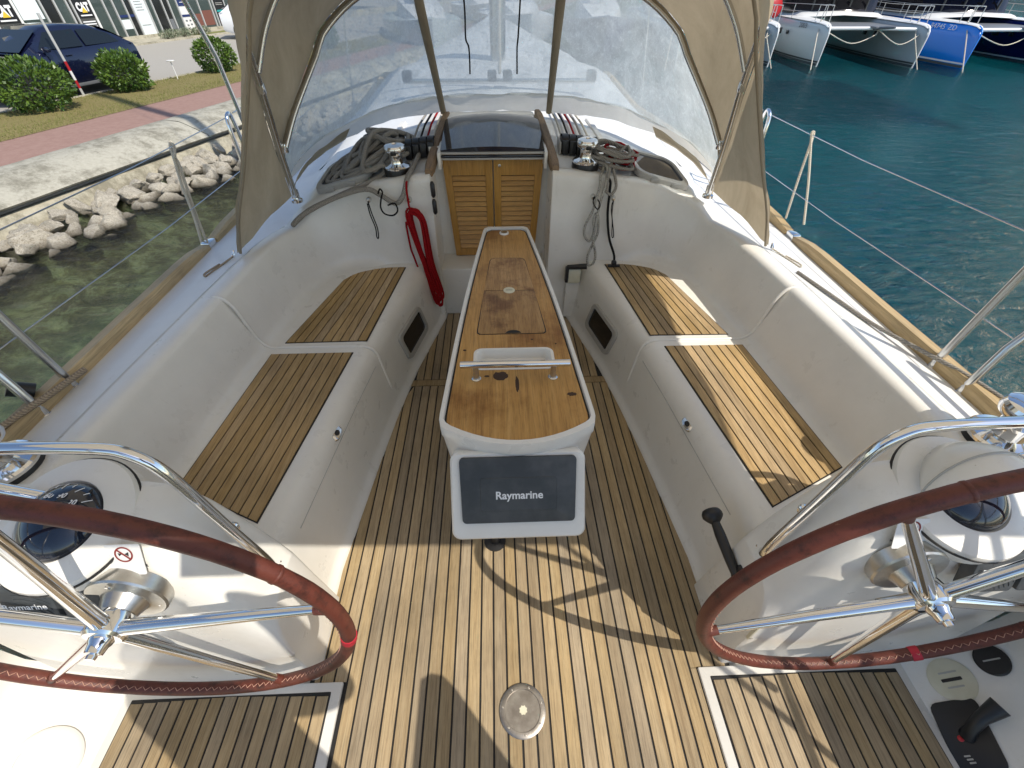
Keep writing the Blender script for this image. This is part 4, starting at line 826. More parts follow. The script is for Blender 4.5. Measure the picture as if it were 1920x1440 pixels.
for s in (1, -1):
    for p in (Vector((s*1.07, 2.33, 1.38)), Vector((s*1.105, 2.45, 1.11)), Vector((s*1.17, 2.555, .85))):
        b_ = B(); b_.box(p, (.03, .03, .045), .006); b_.build('joint', 'chrome', sh)
    b_ = B(); b_.rev([(.03, -.01), (.03, .004), (.018, .010), (.014, .03)], (s*1.175, 2.56, .815), (0, 0, 1), 18); b_.build('foot', 'chrome', sh)
    b_ = B(); b_.tube([(s*1.375, 2.11, .735), (s*1.383, 2.10, .715), (s*1.378, 2.095, .702), (s*1.37, 2.10, .715), (s*1.375, 2.11, .735)], .004, 6); b_.build('tie_ring', 'chrome', sh)
    loop('tie_cord', 'short %s cord tied to the hem of the sprayhood' % ('white' if s > 0 else 'tan'), 'rope_white' if s > 0 else 'rope_tan', [(s*1.378, 2.095, .71), (s*1.40, 2.05, .703), (s*1.43, 1.98, .695), (s*1.445, 1.93, .693), (s*1.45, 1.945, .70), (s*1.42, 2.03, .702)], .0045, 'cord', 'sprayhood cords')
    loop('tie_cord', 'thin dark cord hanging inside the %s half of the window' % SIDE[s], 'rope_black', [(.10+s*.145-.15, 2.86, 1.80), (.10+s*.14-.15, 2.93, 1.62), (.10+s*.14-.155, 2.98, 1.50), (.10+s*.132-.15, 3.02, 1.45), (.10+s*.135-.15, 3.06, 1.33)], .0045, 'cord', 'window cords')
# ---- bimini over the helm, out of the picture above it; it shades the cockpit
bi = thing('bimini', 'beige canvas bimini shading the cockpit from above the picture', 'bimini', (0, .9, 2.0)); b_ = B(); rings = []
for k in range(13):
    Y = -.11+2.10*k/12; rings.append([Vector((x*1.86, Y+.05*(1-x*x)*(k == 0)*0, 2.05-.10*x*x-.02*cos(pi*k/2))) for x in [-1+j/10 for j in range(21)]])
b_.loft(rings, False); b_.build('canopy', 'canvas_bimini', bi, 80)
for P_ in ([(1.48, -.09, 2.0), (1.36, -.04, 1.3), (1.30, -.01, .72)], [(1.78, -.09, 1.96), (1.55, -.22, 1.45), (1.50, -.30, .72)], [(-1.48, -.09, 2.0), (-1.36, -.04, 1.3), (-1.30, -.01, .72)]): b_ = B(); b_.tube(P_, .0125, 8); b_.build('leg', 'steel', bi)
for Y in (-.10, 1.0, 1.98):
    b_ = B(); b_.tube([Vector((x*1.86, Y, 2.04-.10*x*x)) for x in [-1+j/10 for j in range(21)]], .0125, 8); b_.build('bow', 'steel', bi)
# ---- pushpit, lifelines, stanchions
for s in (1, -1):
    ps = thing('pushpit', 'steel pushpit tubes on the %s rail' % ('sunny right' if s > 0 else 'left quay-side'), 'pushpit', (s*1.595, 1.1, .65), 'pushpits'); 
    for Y, x1, z1 in ((1.205, 1.66, 1.15), (1.065, 1.66, .93)):
        b_ = B(); b_.tube([(s*1.585, Y, .66), (s*1.62, Y+.012, .85), (s*x1, Y+.02, z1)], .0135, 12); b_.build('tube', 'steel', ps)
        b_ = B(); b_.rev([(.024, -.01), (.024, .004), (.016, .012)], (s*1.585, Y, .655), (0, 0, 1), 16); b_.build('foot', 'chrome', ps)
    b_ = B(); b_.tube([(s*1.66, 1.225, 1.15), (s*1.66, .6, 1.16), (s*1.62, -.5, 1.16)], .0135, 12); b_.build('top_tube', 'steel', ps)
    b_ = B(); b_.tube([(s*1.66, 1.085, .93), (s*1.66, .6, .94), (s*1.62, -.5, .94)], .0135, 12); b_.build('middle_tube', 'steel', ps)
    gt = thing('gate_stanchion', 'inverted-U steel stanchion behind the %s edge of the sprayhood' % SIDE[s], 'stanchion', (s*1.62, 3.0, .68), 'gate stanchions')
    b_ = B(); b_.tube(spline([(s*1.60, 2.94, .68), (s*1.605, 2.96, .95), (s*1.61, 2.975, 1.10), (s*1.613, 3.01, 1.145), (s*1.62, 3.06, 1.12), (s*1.625, 3.09, .95), (s*1.63, 3.12, .68)], 6), .0115, 10); b_.build('tube', 'chrome', gt, 80)
    for nm, z0, z1, Ye in (('upper', 1.135, 1.15, 1.22), ('lower', .865, .87, 1.09)):
        b_ = B(); b_.tube([(s*1.612, 2.96, z0), (s*1.63, 2.1, (z0+z1)/2-.012), (s*1.65, Ye, z1)], .0026, 6); tag(b_.build('lifeline', 'steel', None, 80), '%s wire lifeline on the %s side' % (nm, SIDE[s]), 'lifeline', 'wire lifelines')
        b_ = B(); b_.tube([(s*1.625, 3.1, z0), (s*1.63, 5, z0+.05)], .0034, 6); tag(b_.build('lifeline', 'steel', None, 80), '%s wire lifeline leading forward from the %s gate stanchion' % (nm, SIDE[s]), 'lifeline', 'wire lifelines')
loop('fender_line', 'white line doubled over the right upper lifeline', 'rope_white', [(1.655, 2.50, .70), (1.64, 2.515, .92), (1.632, 2.53, 1.12), (1.625, 2.535, 1.145), (1.622, 2.525, 1.12), (1.655, 2.44, .92), (1.68, 2.36, .72)], .0062, 'rope', 'lifeline ropes')
loop('fender_line', 'frayed white line knotted over the left lifeline', 'rope_white', [(-1.675, 2.33, .60), (-1.656, 2.365, .80), (-1.652, 2.385, .95), (-1.644, 2.41, 1.07), (-1.642, 2.42, 1.12), (-1.635, 2.43, 1.145), (-1.622, 2.42, 1.13), (-1.628, 2.40, 1.09), (-1.644, 2.42, 1.08), (-1.636, 2.415, 1.05), (-1.642, 2.40, .95), (-1.652, 2.385, .82), (-1.655, 2.355, .60)], .0072, 'rope', 'lifeline ropes')
loop('mooring_line', 'pale line lying along the right side deck over the toe rail', 'rope_grey', [(1.39, 1.86, .705), (1.44, 1.66, .70), (1.50, 1.45, .69), (1.555, 1.27, .70), (1.60, 1.12, .71), (1.64, .95, .71), (1.68, .7, .70), (1.70, .3, .69)], .008, 'rope')
loop('mooring_line', 'grey line along the left toe rail', 'rope_tan', [(-1.555, 1.25, .70), (-1.575, 1.1, .71), (-1.60, .95, .72), (-1.62, .7, .72), (-1.62, .3, .71)], .011, 'rope')
b_ = B(); b_.tube([(-1.57, 3.13, .70), (-1.55, 3.0, 1.42), (-1.545, 2.82, 1.80), (-1.53, 2.7, 2.1)], .0125, 10); tag(b_.build('steel_strut', 'steel', None), 'grey steel strut rising beside the left edge of the sprayhood', 'strut')
b_ = B(); b_.tube([(-1.62, 1.12, .72), (-1.66, 1.09, .76)], .026, 16); tag(b_.build('pushpit_clamp', 'black_plastic', None), 'black clamp on the left pushpit tube', 'clamp')

# ================================================================== WATER, QUAY, TOWN
GZ = -.30
Q0 = Vector((-7.06, 6.87, 0)); QU = Vector((.28, .96, 0)).normalized(); QN = Vector((-QU.y, QU.x, 0))
def q(s, t, z): return Q0+QU*s+QN*t+Vector((0, 0, z))
# materials
m, t, b = base('water', (.0, .08, .09), .04); t.nodes.remove(b); out = t.nodes['Material Output']
geo = nd(t, 'ShaderNodeTexCoord'); mp = nd(t, 'ShaderNodeMapping'); mp.inputs['Scale'].default_value = (1.0, 2.4, 1); mp.inputs['Rotation'].default_value = (0, 0, radians(-12)); t.links.new(geo.outputs['Object'], mp.inputs[0])
n1 = tnoise(t, mp.outputs[0], 2.6, 6, .62, .8); n2 = tnoise(t, mp.outputs[0], .55, 3, .5, .3)
mm = nd(t, 'ShaderNodeMath', operation='ADD'); t.links.new(n1, mm.inputs[0]); t.links.new(n2, mm.inputs[1])
bn = nd(t, 'ShaderNodeBump'); bn.inputs['Distance'].default_value = .20; bn.inputs['Strength'].default_value = .9; t.links.new(mm.outputs[0], bn.inputs['Height'])
fr = nd(t, 'ShaderNodeFresnel'); fr.inputs[0].default_value = 1.45; t.links.new(bn.outputs[0], fr.inputs['Normal'])
gl = nd(t, 'ShaderNodeBsdfGlossy'); gl.inputs['Roughness'].default_value = .02; t.links.new(bn.outputs[0], gl.inputs['Normal'])
tp = nd(t, 'ShaderNodeBsdfTransparent'); tp.inputs[0].default_value = (.62, .80, .78, 1)
rf = nd(t, 'ShaderNodeBsdfRefraction'); rf.inputs['IOR'].default_value = 1.2; rf.inputs['Roughness'].default_value = 0; rf.inputs[0].default_value = (.80, .92, .90, 1); t.links.new(bn.outputs[0], rf.inputs['Normal'])
mx0 = nd(t, 'ShaderNodeMixShader'); mx0.inputs[0].default_value = .5; t.links.new(tp.outputs[0], mx0.inputs[1]); t.links.new(rf.outputs[0], mx0.inputs[2])
mx = nd(t, 'ShaderNodeMixShader'); t.links.new(fr.outputs[0], mx.inputs[0]); t.links.new(mx0.outputs[0], mx.inputs[1]); t.links.new(gl.outputs[0], mx.inputs[2]); t.links.new(mx.outputs[0], out.inputs[0])
# seabed: weedy shallows by the quay, deep blue-green water colour away from it (by distance from the quay line)
m, t, b = base('seabed', (.1, .1, .05), .9, 0, .1); geo = nd(t, 'ShaderNodeTexCoord')
dt = nd(t, 'ShaderNodeVectorMath', operation='DOT_PRODUCT'); t.links.new(geo.outputs['Object'], dt.inputs[0]); dt.inputs[1].default_value = tuple(QN)
mr = nd(t, 'ShaderNodeMapRange'); mr.inputs[1].default_value = Q0.dot(QN)-2.2; mr.inputs[2].default_value = Q0.dot(QN)-6.2; t.links.new(dt.outputs['Value'], mr.inputs[0])
v = coords(t, (1, 1, 1)); n = tnoise(t, v, 3.4, 8, .72, .5)
sh_ = ramp(t, [(.38, (.025, .018, .008)), (.46, (.11, .08, .035)), (.52, (.30, .23, .10)), (.60, (.66, .58, .30)), (.68, (.18, .20, .10))]); t.links.new(n, sh_.inputs[0])
dp = ramp(t, [(.38, (.012, .085, .075)), (.5, (.06, .26, .19)), (.62, (.44, .60, .36))]); t.links.new(tnoise(t, v, 1.6, 6, .7), dp.inputs[0])
deep = ramp(t, [(.3, (.004, .15, .20)), (.7, (.008, .21, .26))]); t.links.new(tnoise(t, v, .15, 4), deep.inputs[0])
f1 = ramp(t, [(.1, (0, 0, 0)), (.75, (1, 1, 1))]); t.links.new(mr.outputs[0], f1.inputs[0])
c1 = mixc(t, f1.outputs[0], sh_.outputs[0], dp.outputs[0])
f2 = ramp(t, [(.75, (0, 0, 0)), (1, (1, 1, 1))]); t.links.new(mr.outputs[0], f2.inputs[0])
t.links.new(mixc(t, f2.outputs[0], c1, deep.outputs[0]), b.inputs['Base Color'])
def concrete(name, c1, c2, sc_=6, streak=True):
    m, t, b = base(name, c1, .9, 0, .2); v = coords(t); n = tnoise(t, v, sc_*3, 10, .7); r = ramp(t, [(.3, c1), (.7, c2)]); t.links.new(n, r.inputs[0]); cc = r.outputs[0]
    if streak:
        n2 = tnoise(t, coords(t, (1, 1, 1), (0, 0, 0)), 2.2, 12, .82); r2 = ramp(t, [(.46, (1, 1, 1)), (.60, (.42, .41, .38))]); t.links.new(n2, r2.inputs[0]); cc = mixc(t, .8, cc, r2.outputs[0], 'MULTIPLY')
    t.links.new(cc, b.inputs['Base Color']); bump(t, b, tnoise(t, v, 40, 8, .7), .006, .6); return m
concrete('concrete', (.36, .34, .28), (.47, .45, .37)); concrete('concrete_low', (.42, .39, .30), (.52, .48, .37), 4, True); concrete('asphalt', (.34, .32, .28), (.42, .40, .36), 20, False)
concrete('path', (.28, .17, .14), (.36, .235, .195), 4, False); concrete('earth', (.16, .13, .055), (.28, .24, .10), 10, False)
m, t, b = base('rock', (.5, .46, .4), .92, 0, .2); v = coords(t); n = tnoise(t, v, 4, 10, .75); r = ramp(t, [(.3, (.34, .29, .22)), (.5, (.58, .53, .43)), (.68, (.72, .67, .57))]); t.links.new(n, r.inputs[0])
n2 = tnoise(t, v, 16, 6, .7); r2 = ramp(t, [(.36, (.5, .47, .42)), (.5, (1, 1, 1))]); t.links.new(n2, r2.inputs[0]); cc = mixc(t, 1.0, r.outputs[0], r2.outputs[0], 'MULTIPLY')
gz = nd(t, 'ShaderNodeNewGeometry'); sx = nd(t, 'ShaderNodeSeparateXYZ'); t.links.new(gz.outputs['Position'], sx.inputs[0]); wz = nd(t, 'ShaderNodeMapRange'); wz.inputs[1].default_value = WATER-.02; wz.inputs[2].default_value = WATER+.09; t.links.new(sx.outputs[2], wz.inputs[0])
t.links.new(mixc(t, wz.outputs[0], (.030, .024, .014), cc), b.inputs['Base Color']); bump(t, b, tnoise(t, v, 11, 9, .75), .05, .8)
noisy('grass', (.13, .15, .035), (.24, .23, .075), 20, .9); noisy('leaf', (.030, .075, .012), (.13, .21, .030), 4, .38, lo=.3, hi=.7); noisy('leaf_pale', (.16, .20, .12), (.24, .27, .18), 6, .6)
base('twig', (.06, .045, .03), .9)
m, t, b = base('car_paint', (.006, .009, .032), .2, .2, .5, **{'Coat Weight': 1.0, 'Coat Roughness': .03}); base('car_white', (.78, .79, .80), .3, 0, .5, **{'Coat Weight': .6})
base('car_glass', (.010, .014, .018), .05); base('tyre', (.015, .015, .015), .8); base('sill_grey', (.16, .17, .18), .5)
base('shop_glass', (.055, .075, .07), .06, 0, .6); base('shop_glass_dark', (.02, .022, .022), .08); base('alu', (.55, .55, .53), .4, .3); base('sign_black', (.012, .012, .013), .4); base('sign_grey', (.07, .07, .065), .5)
base('sign_white', (.72, .78, .78), .5); base('sign_blue', (.015, .03, .12), .5); base('sign_yellow', (.75, .50, .04), .5); base('sign_teal', (.02, .35, .34), .5); base('red_paint', (.40, .015, .02), .45); base('white_paint', (.75, .75, .72), .45); base('brick_red', (.18, .07, .05), .8)
base('hull_white', (.55, .60, .60), .3, 0, .5, **{'Coat Weight': .4}); base('hull_grey', (.44, .48, .49), .3, 0, .5, **{'Coat Weight': .4}); base('hull_blue', (.002, .22, .78), .22, 0, .5, **{'Coat Weight': .6}); base('hull_navy', (.006, .010, .09), .2, 0, .5, **{'Coat Weight': .6}); base('antifoul', (.06, .075, .08), .7); base('boat_white', (.78, .78, .76), .35); base('boat_window', (.016, .014, .017), .1); base('stripe_dark', (.05, .06, .06), .4)
# sheets
def struct(name, V, F, mat, sm=0): o = mk(name, V, F, mat, None, sm, False); o['kind'] = 'structure'; return o
struct('water', [(-300, -120, WATER), (400, -120, WATER), (400, 900, WATER), (-300, 900, WATER)], [(0, 1, 2, 3)], 'water')
b_ = B(); rows = []
for i in range(-8, 40):
    s_ = i*1.0 if i < 25 else 25+(i-25)*20
    rows.append([q(s_, tt, zz+.10*noise.noise(Vector((s_*.8, tt*.8, 0)))*(1 if -7 < tt < -.9 else 0)) for tt, zz in ((-.6, -.75), (-1.4, -.9), (-1.9, -1.02), (-2.6, -1.18), (-3.5, -1.4), (-4.5, -1.7), (-5.6, -2.1), (-7, -2.6), (-9, -3), (-60, -3), (-400, -3))])
b_.loft(rows, False); o = b_.build('seabed', 'seabed', None, 60); o['kind'] = 'structure'
S0, S1 = -14, 60
def strip(name, prof, mat, n=40, jit=0, sm=50):
    b2 = B(); b2.loft([[q(S0+(S1-S0)*k/n, tt, zz) for tt, zz in prof] for k in range(n+1)], False); o = b2.build(name, mat, None, sm); o['kind'] = 'structure'; return o
strip('path', [(1.55, GZ+.001), (.8, GZ+.008), (0, GZ+.004)], 'path')
strip('grass_verge', [(3.55, GZ+.02), (2.6, GZ+.035), (1.52, GZ+.006)], 'earth')
strip('road', [(80, GZ-.02), (3.5, GZ-.02)], 'asphalt')
strip('kerb', [(3.66, GZ-.02), (3.66, GZ+.03), (3.54, GZ+.03), (3.54, GZ-.02)], 'concrete_low', sm=0)
qw = thing('quay_wall', 'weathered concrete quay wall with sloping stained coping', 'wall', q(0, -.5, GZ))
for k in range(12):
    a, c = -14+4.2*k, -14+4.2*(k+1)-.012; prof = [(.02, GZ-.05), (.005, GZ+.03), (-.03, GZ+.05), (-.15, GZ+.058), (-.34, GZ+.055), (-.44, GZ+.045), (-.53, GZ+.02), (-.95, GZ-.125), (-.985, GZ-.155), (-.965, GZ-.18), (-.78, GZ-.185)]
    b_ = B(); b_.loft([[q(a+(c-a)*j/8, tt, zz+.008*noise.noise(Vector((a+j*.6, tt*3, 1)))) for tt, zz in prof] for j in range(9)], False); b_.build('coping_stone', 'concrete', qw, 40)
b_ = B(); b_.loft([[q(s_, tt, zz) for tt, zz in ((-.76, GZ-.17), (-.76, GZ-.25), (-.92, GZ-.26), (-.96, GZ-.27), (-1.15, -1.1))] for s_ in (-14, 0, 10, 20, 37)], False); b_.build('footing', 'concrete_low', qw, 30)
b_ = B(); b_.tube([q(s_, -.86, GZ-.215) for s_ in (-14, 0, 10, 20, 37)], .03, 10); b_.build('pipe', 'sill_grey', qw)
# boulders
random.seed(21)
def rock_mesh(seed, sub=4):
    bm = bmesh.new(); bmesh.ops.create_icosphere(bm, subdivisions=sub, radius=1); rr = random.Random(seed); off = Vector((rr.random()*50, rr.random()*50, rr.random()*50))
    planes = [(Vector((rr.uniform(-1, 1), rr.uniform(-1, 1), rr.uniform(-.6, 1))).normalized(), rr.uniform(.42, .80)) for _ in range(13)]
    for v in bm.verts:
        p = v.co.copy()
        for n_, d in planes:
            e = p.dot(n_)-d
            if e > 0: p -= n_*e*.96
        p *= 1.25*(1+.18*noise.noise(p*1.3+off)+.10*noise.noise(p*3.2+off)+.06*noise.noise(p*7+off)+.03*noise.noise(p*15+off)); v.co = p
    me = bpy.data.meshes.new('boulder'); bm.to_mesh(me); bm.free(); me.materials.append(MATS['rock'])
    me.polygons.foreach_set('use_smooth', [True]*len(me.polygons)); me.set_sharp_from_angle(angle=radians(28)); return me
RM = [rock_mesh(i) for i in range(9)]
for i in range(250):
    s_ = -3.2+i*.062+random.uniform(-.08, .08); row = i % 5
    t_ = (-1.20, -1.40, -1.60, -1.80, -2.0)[row]+random.uniform(-.10, .10); r_ = random.uniform(.085, .185)*(1 if row < 4 else .8); z_ = (-.68, -.73, -.78, -.82, -.88)[row]+random.uniform(-.03, .04)
    if row == 4 and random.random() < .4: continue
    o = bpy.data.objects.new('boulder', RM[i % 9]); COL.objects.link(o); o.location = q(s_, t_, z_); o.rotation_euler = (random.uniform(-.35, .35), random.uniform(-.35, .35), random.uniform(0, 6.3)); o.scale = (r_*random.uniform(1.0, 1.4), r_*random.uniform(.75, 1.0), r_*random.uniform(.6, .85))
    tag(o, 'pale limestone boulder in the riprap at the foot of the quay wall', 'boulder', 'riprap boulders along the quay')
# grass blades
random.seed(2); V, F = [], []
for i in range(26000):
    s_ = random.uniform(-3, 16); t_ = 1.45+random.random()*2.15; h = random.uniform(.015, .05); p = q(s_, t_+.05*noise.noise(Vector((s_*2, 0, 0))), GZ+.02); a = random.uniform(0, 6.28); w_ = .006; l_ = random.uniform(-.025, .025); k = len(V)
    V += [p+Vector((cos(a)*w_, sin(a)*w_, 0)), p-Vector((cos(a)*w_, sin(a)*w_, 0)), p+Vector((l_, l_*.6, h))]; F.append((k, k+1, k+2))
tag(mk('grass', V, F, 'grass', None, 0, False), 'short dry grass on the verge between path and road', 'grass', kind='stuff')
# bushes
def bush(s_, t_, w_, h_, label, n=2600, seed=1, mat='leaf', name='bush', ls=.078):
    c = q(s_, t_, GZ+.02); root = thing(name, label, 'bush', c, 'clipped evergreen bushes' if mat == 'leaf' else None); rr = random.Random(seed); V, F = [], []
    for i in range(n):
        d = Vector((rr.gauss(0, 1), rr.gauss(0, 1), rr.gauss(0, 1))).normalized(); sh2 = .80+.20*rr.random()**.5 if i % 5 else .45+.4*rr.random()
        sh2 *= 1+.20*noise.noise(d*2.2+Vector((seed*3, 0, 0)))+.14*noise.noise(d*5+Vector((seed, 4, 0)))
        p = c+Vector((d.x*w_/2*sh2, d.y*w_/2*.92*sh2, h_*.52+d.z*h_*.5*sh2))
        if p.z < c.z+.06: p.z = c.z+.06+rr.random()*.1
        up = (d+Vector((rr.gauss(0, .55), rr.gauss(0, .55), rr.gauss(.3, .5)))).normalized(); side = up.cross(Vector((rr.gauss(0, 1), rr.gauss(0, 1), rr.gauss(0, 1)))).normalized(); L = ls*rr.uniform(.7, 1.3); W = L*.26; k = len(V)
        V += [p, p+up*L*.5+side*W, p+up*L, p+up*L*.5-side*W]; F.append((k, k+1, k+2, k+3))
    mk('leaves', V, F, mat, root, 0, False)
    b2 = B()
    for i in range(7):
        a = 2*pi*i/7; b2.tube([c+Vector((0, 0, -.03)), c+Vector((cos(a)*w_*.13, sin(a)*w_*.13, h_*.3)), c+Vector((cos(a)*w_*.32, sin(a)*w_*.32, h_*.62))], [.02, .014, .005], 5)
    b2.build('stems', 'twig', root)
bush(2.95, 2.95, 1.30, .82, 'leafy evergreen bush at the left picture edge in front of the car bonnet', 3400, 1)
bush(5.05, 3.02, .98, .72, 'round evergreen bush in front of the rear of the blue car', 3000, 2)
bush(7.9, 2.98, .95, .74, 'evergreen bush beside the sprayhood, in front of the white car', 2800, 3)
bush(10.9, 3.0, 1.0, .75, 'evergreen bush seen blurred through the sprayhood window', 1800, 4)
bush(13.4, 3.0, 1.0, .75, 'farther evergreen bush seen blurred through the sprayhood window', 1500, 5)
for i in range(6): bush(14.6+i*.45, 11.2+.15*(i % 2), .55, .26, 'low grey-green shrub before the shops, %s in the row from the left' % ('first', 'second', 'third', 'fourth', 'fifth', 'sixth')[i], 350, 30+i, 'leaf_pale', 'low_shrub', .06)
bush(-.2, 3.0, 1.2, .8, 'evergreen bush just outside the left picture edge', 1200, 9)
# marker pole, lamp stake
def post(name, label, cat, s_, t_, segs, r):
    root = thing(name, label, cat, q(s_, t_, GZ)); z = GZ
    for (L, mt_, nm) in segs: b2 = B(); b2.rev([(r, 0), (r, L)], q(s_, t_, z), (0, 0, 1), 12); b2.build(nm, mt_, root, 40); z += L
    return root, z
post('marker_pole', 'red and white banded pole standing in front of the blue car', 'pole', 4.35, 3.62, ((.16, 'alu', 'band'), (.15, 'red_paint', 'band'), (.17, 'white_paint', 'band'), (.17, 'red_paint', 'band'), (.80, 'alu', 'band')), .026)
ls_, z = post('lamp_stake', 'thin white stake with a flat top on the grass verge', 'stake', 6.62, 3.2, ((.34, 'white_paint', 'shaft'), (.06, 'alu', 'collar')), .011)
b_ = B(); b_.box(q(6.62, 3.2, z+.015), (.16, .10, .03), .008); b_.build('head', 'white_paint', ls_)
# cars (local: x forward, y left, z up)
def car(label, s_, t_, heading, paint, k=1.0, name='parked_car'):
    o = q(s_, t_, GZ-.02); root = thing(name, label, 'car', o); T = Matrix.Translation(o) @ Matrix.Rotation(heading, 4, 'Z') @ Matrix.Scale(k, 4)
    HW = .78; L0 = [(-2.05, .42, .70, .62), (-2.0, .30, .92, .74), (-1.7, .22, 1.0, .80), (-1.0, .20, .99, .83), (0, .20, .97, .84), (.8, .20, .96, .84), (1.5, .22, .88, .81), (1.95, .28, .74, .72), (2.08, .40, .62, .55)]
    rings = []
    for x, z0, z1, w_ in L0:
        zm = (z0+z1)/2; rings.append([(x, w_*.93, z0), (x, w_, z0+.1), (x, w_*1.02, zm), (x, w_*.99, z1-.08), (x, w_*.93, z1), (x, 0, z1+.025), (x, -w_*.93, z1), (x, -w_*.99, z1-.08), (x, -w_*1.02, zm), (x, -w_, z0+.1), (x, -w_*.93, z0)])
    b2 = B(T); b2.loft([[Vector(p) for p in r] for r in rings]); b2.build('body', paint, root, 50)
    G = [(-1.95, .93, .66), (-1.55, 1.22, .62), (-1.0, 1.40, .60), (-.3, 1.45, .61), (.25, 1.42, .61), (.7, 1.22, .64), (1.15, .95, .70)]
    rings = [[Vector((x, w_*1.22 if z > .96 else w_*1.15, .93)), Vector((x, w_*1.08, min(z, 1.15))), Vector((x, w_*.98, z-.05)), Vector((x, w_*.85, z)), Vector((x, 0, z+.02)), Vector((x, -w_*.85, z)), Vector((x, -w_*.98, z-.05)), Vector((x, -w_*1.08, min(z, 1.15))), Vector((x, -(w_*1.22 if z > .96 else w_*1.15), .93))] for x, z, w_ in G]
    b2 = B(T); b2.loft(rings, False); b2.build('cabin', paint, root, 50)
    for sg in (1, -1):
        for nm, P in (('side_window', [(-1.55, 1.0), (-.55, 1.0), (-.55, 1.33), (-1.0, 1.32), (-1.35, 1.2)]), ('side_window', [(-.48, 1.0), (.72, 1.0), (.30, 1.33), (-.48, 1.345)])):
            yy = lambda z: (.755-.16*(z-.95)/.45+.012)*sg; b2 = B(T); V = [(x, yy(z), z) for x, z in P]; b2.add(V, [tuple(range(len(V)))]); b2.build(nm, 'car_glass', root, 0)
        b2 = B(T); b2.box((.62, sg*.90, 1.02), (.12, .16, .11), .03); b2.build('mirror', paint, root)
        b2 = B(T); b2.box((-.3, sg*.80, .27), (2.2, .05, .14), .02); b2.build('sill', 'sill_grey', root)
        for x in (-1.3, 1.3):
            b2 = B(T); b2.rev([(.20, -.09), (.29, -.09), (.31, -.06), (.31, .06), (.29, .09), (.20, .09)], (x, sg*.74, .31), (0, 1, 0), 28); wl = b2.build('wheel', 'tyre', root); b2 = B(T); b2.rev([(.20, .0), (.19, .04*sg), (.06, .06*sg), (0, .06*sg)], (x, sg*.77, .31), (0, 1, 0), 20); b2.build('rim', 'alu', wl)
        for xd in (-.5, .45):
            b2 = B(T); b2.box((xd-.35, sg*.855, .86), (.16, .02, .03), .006); b2.build('door_handle', paint, root)
        b2 = B(T); b2.box((2.0, sg*.55, .62), (.12, .26, .12), .03); b2.build('headlight', 'sign_white', root)
    b2 = B(T); ws = [(.40, .60, 1.36), (1.10, .70, .985), (1.10, -.70, .985), (.40, -.60, 1.36)]; b2.add([(x+.025, y, z+.02) for x, y, z in ws], [(0, 1, 2, 3)]); b2.build('windscreen', 'car_glass', root, 0)
    b2 = B(T); ws = [(-1.25, .56, 1.33), (-1.85, .62, 1.02), (-1.85, -.62, 1.02), (-1.25, -.56, 1.33)]; b2.add([(x-.03, y, z+.02) for x, y, z in ws], [(0, 1, 2, 3)]); b2.build('rear_window', 'car_glass', root, 0)
hd_ = atan2(-QU.y, -QU.x)
car('dark blue hatchback parked behind the bushes by the quay', 4.75, 4.55, hd_, 'car_paint', .86)
car('white car parked before the shops beside the sprayhood', 16.9, 7.6, hd_+pi/2+.5, 'car_white', .95)
car('dark car seen blurred through the sprayhood window', 14.6, 5.0, hd_, 'car_paint', .9)
# shops
sf = thing('shop_front', 'long glass shop front with aluminium mullions and advertising panels', 'building', q(14, 12.5, GZ)); FT = 12.5
def fbox(name, s0, s1, z0, z1, mat, t0=0, th=.06, parent=sf):
    b2 = B(); V = [q(s_, FT-t0+dt_, z) for dt_ in (0, th) for s_, z in ((s0, z0), (s1, z0), (s1, z1), (s0, z1))]; b2.add(V, [(0, 1, 2, 3), (4, 5, 6, 7), (0, 1, 5, 4), (1, 2, 6, 5), (2, 3, 7, 6), (3, 0, 4, 7)]); return b2.build(name, mat, parent, 0)
ffn = lambda s_, z, t0: frame(q(s_, FT-t0, z), QU, (0, 0, 1))
fbox('plinth', -6, 40, GZ-.02, GZ+.12, 'concrete_low', .12, .3)
fbox('upper_wall', -6, 40, 2.6, 5, 'concrete', .05, .3)
b_ = B(); b_.add([q(-6, FT+.02, GZ), q(40, FT+.02, GZ), q(40, FT+6, GZ), q(-6, FT+6, GZ), q(-6, FT+6, 5), q(40, FT+6, 5), q(-6, FT+.02, 5), q(40, FT+.02, 5)], [(3, 2, 5, 4), (4, 5, 7, 6)]); b_.build('shop_shell', 'sign_grey', sf, 0)
cuts = [6.0, 7.2, 8.3, 9.35, 10.15, 11.09, 11.59, 12.03, 12.20, 12.91, 13.48, 13.89, 14.37, 14.70, 15.40, 15.72, 16.26, 16.61, 17.05, 17.65, 18.3, 19.06, 19.25, 20.0, 20.9, 21.8, 22.9, 24, 25, 26, 27, 28, 30]
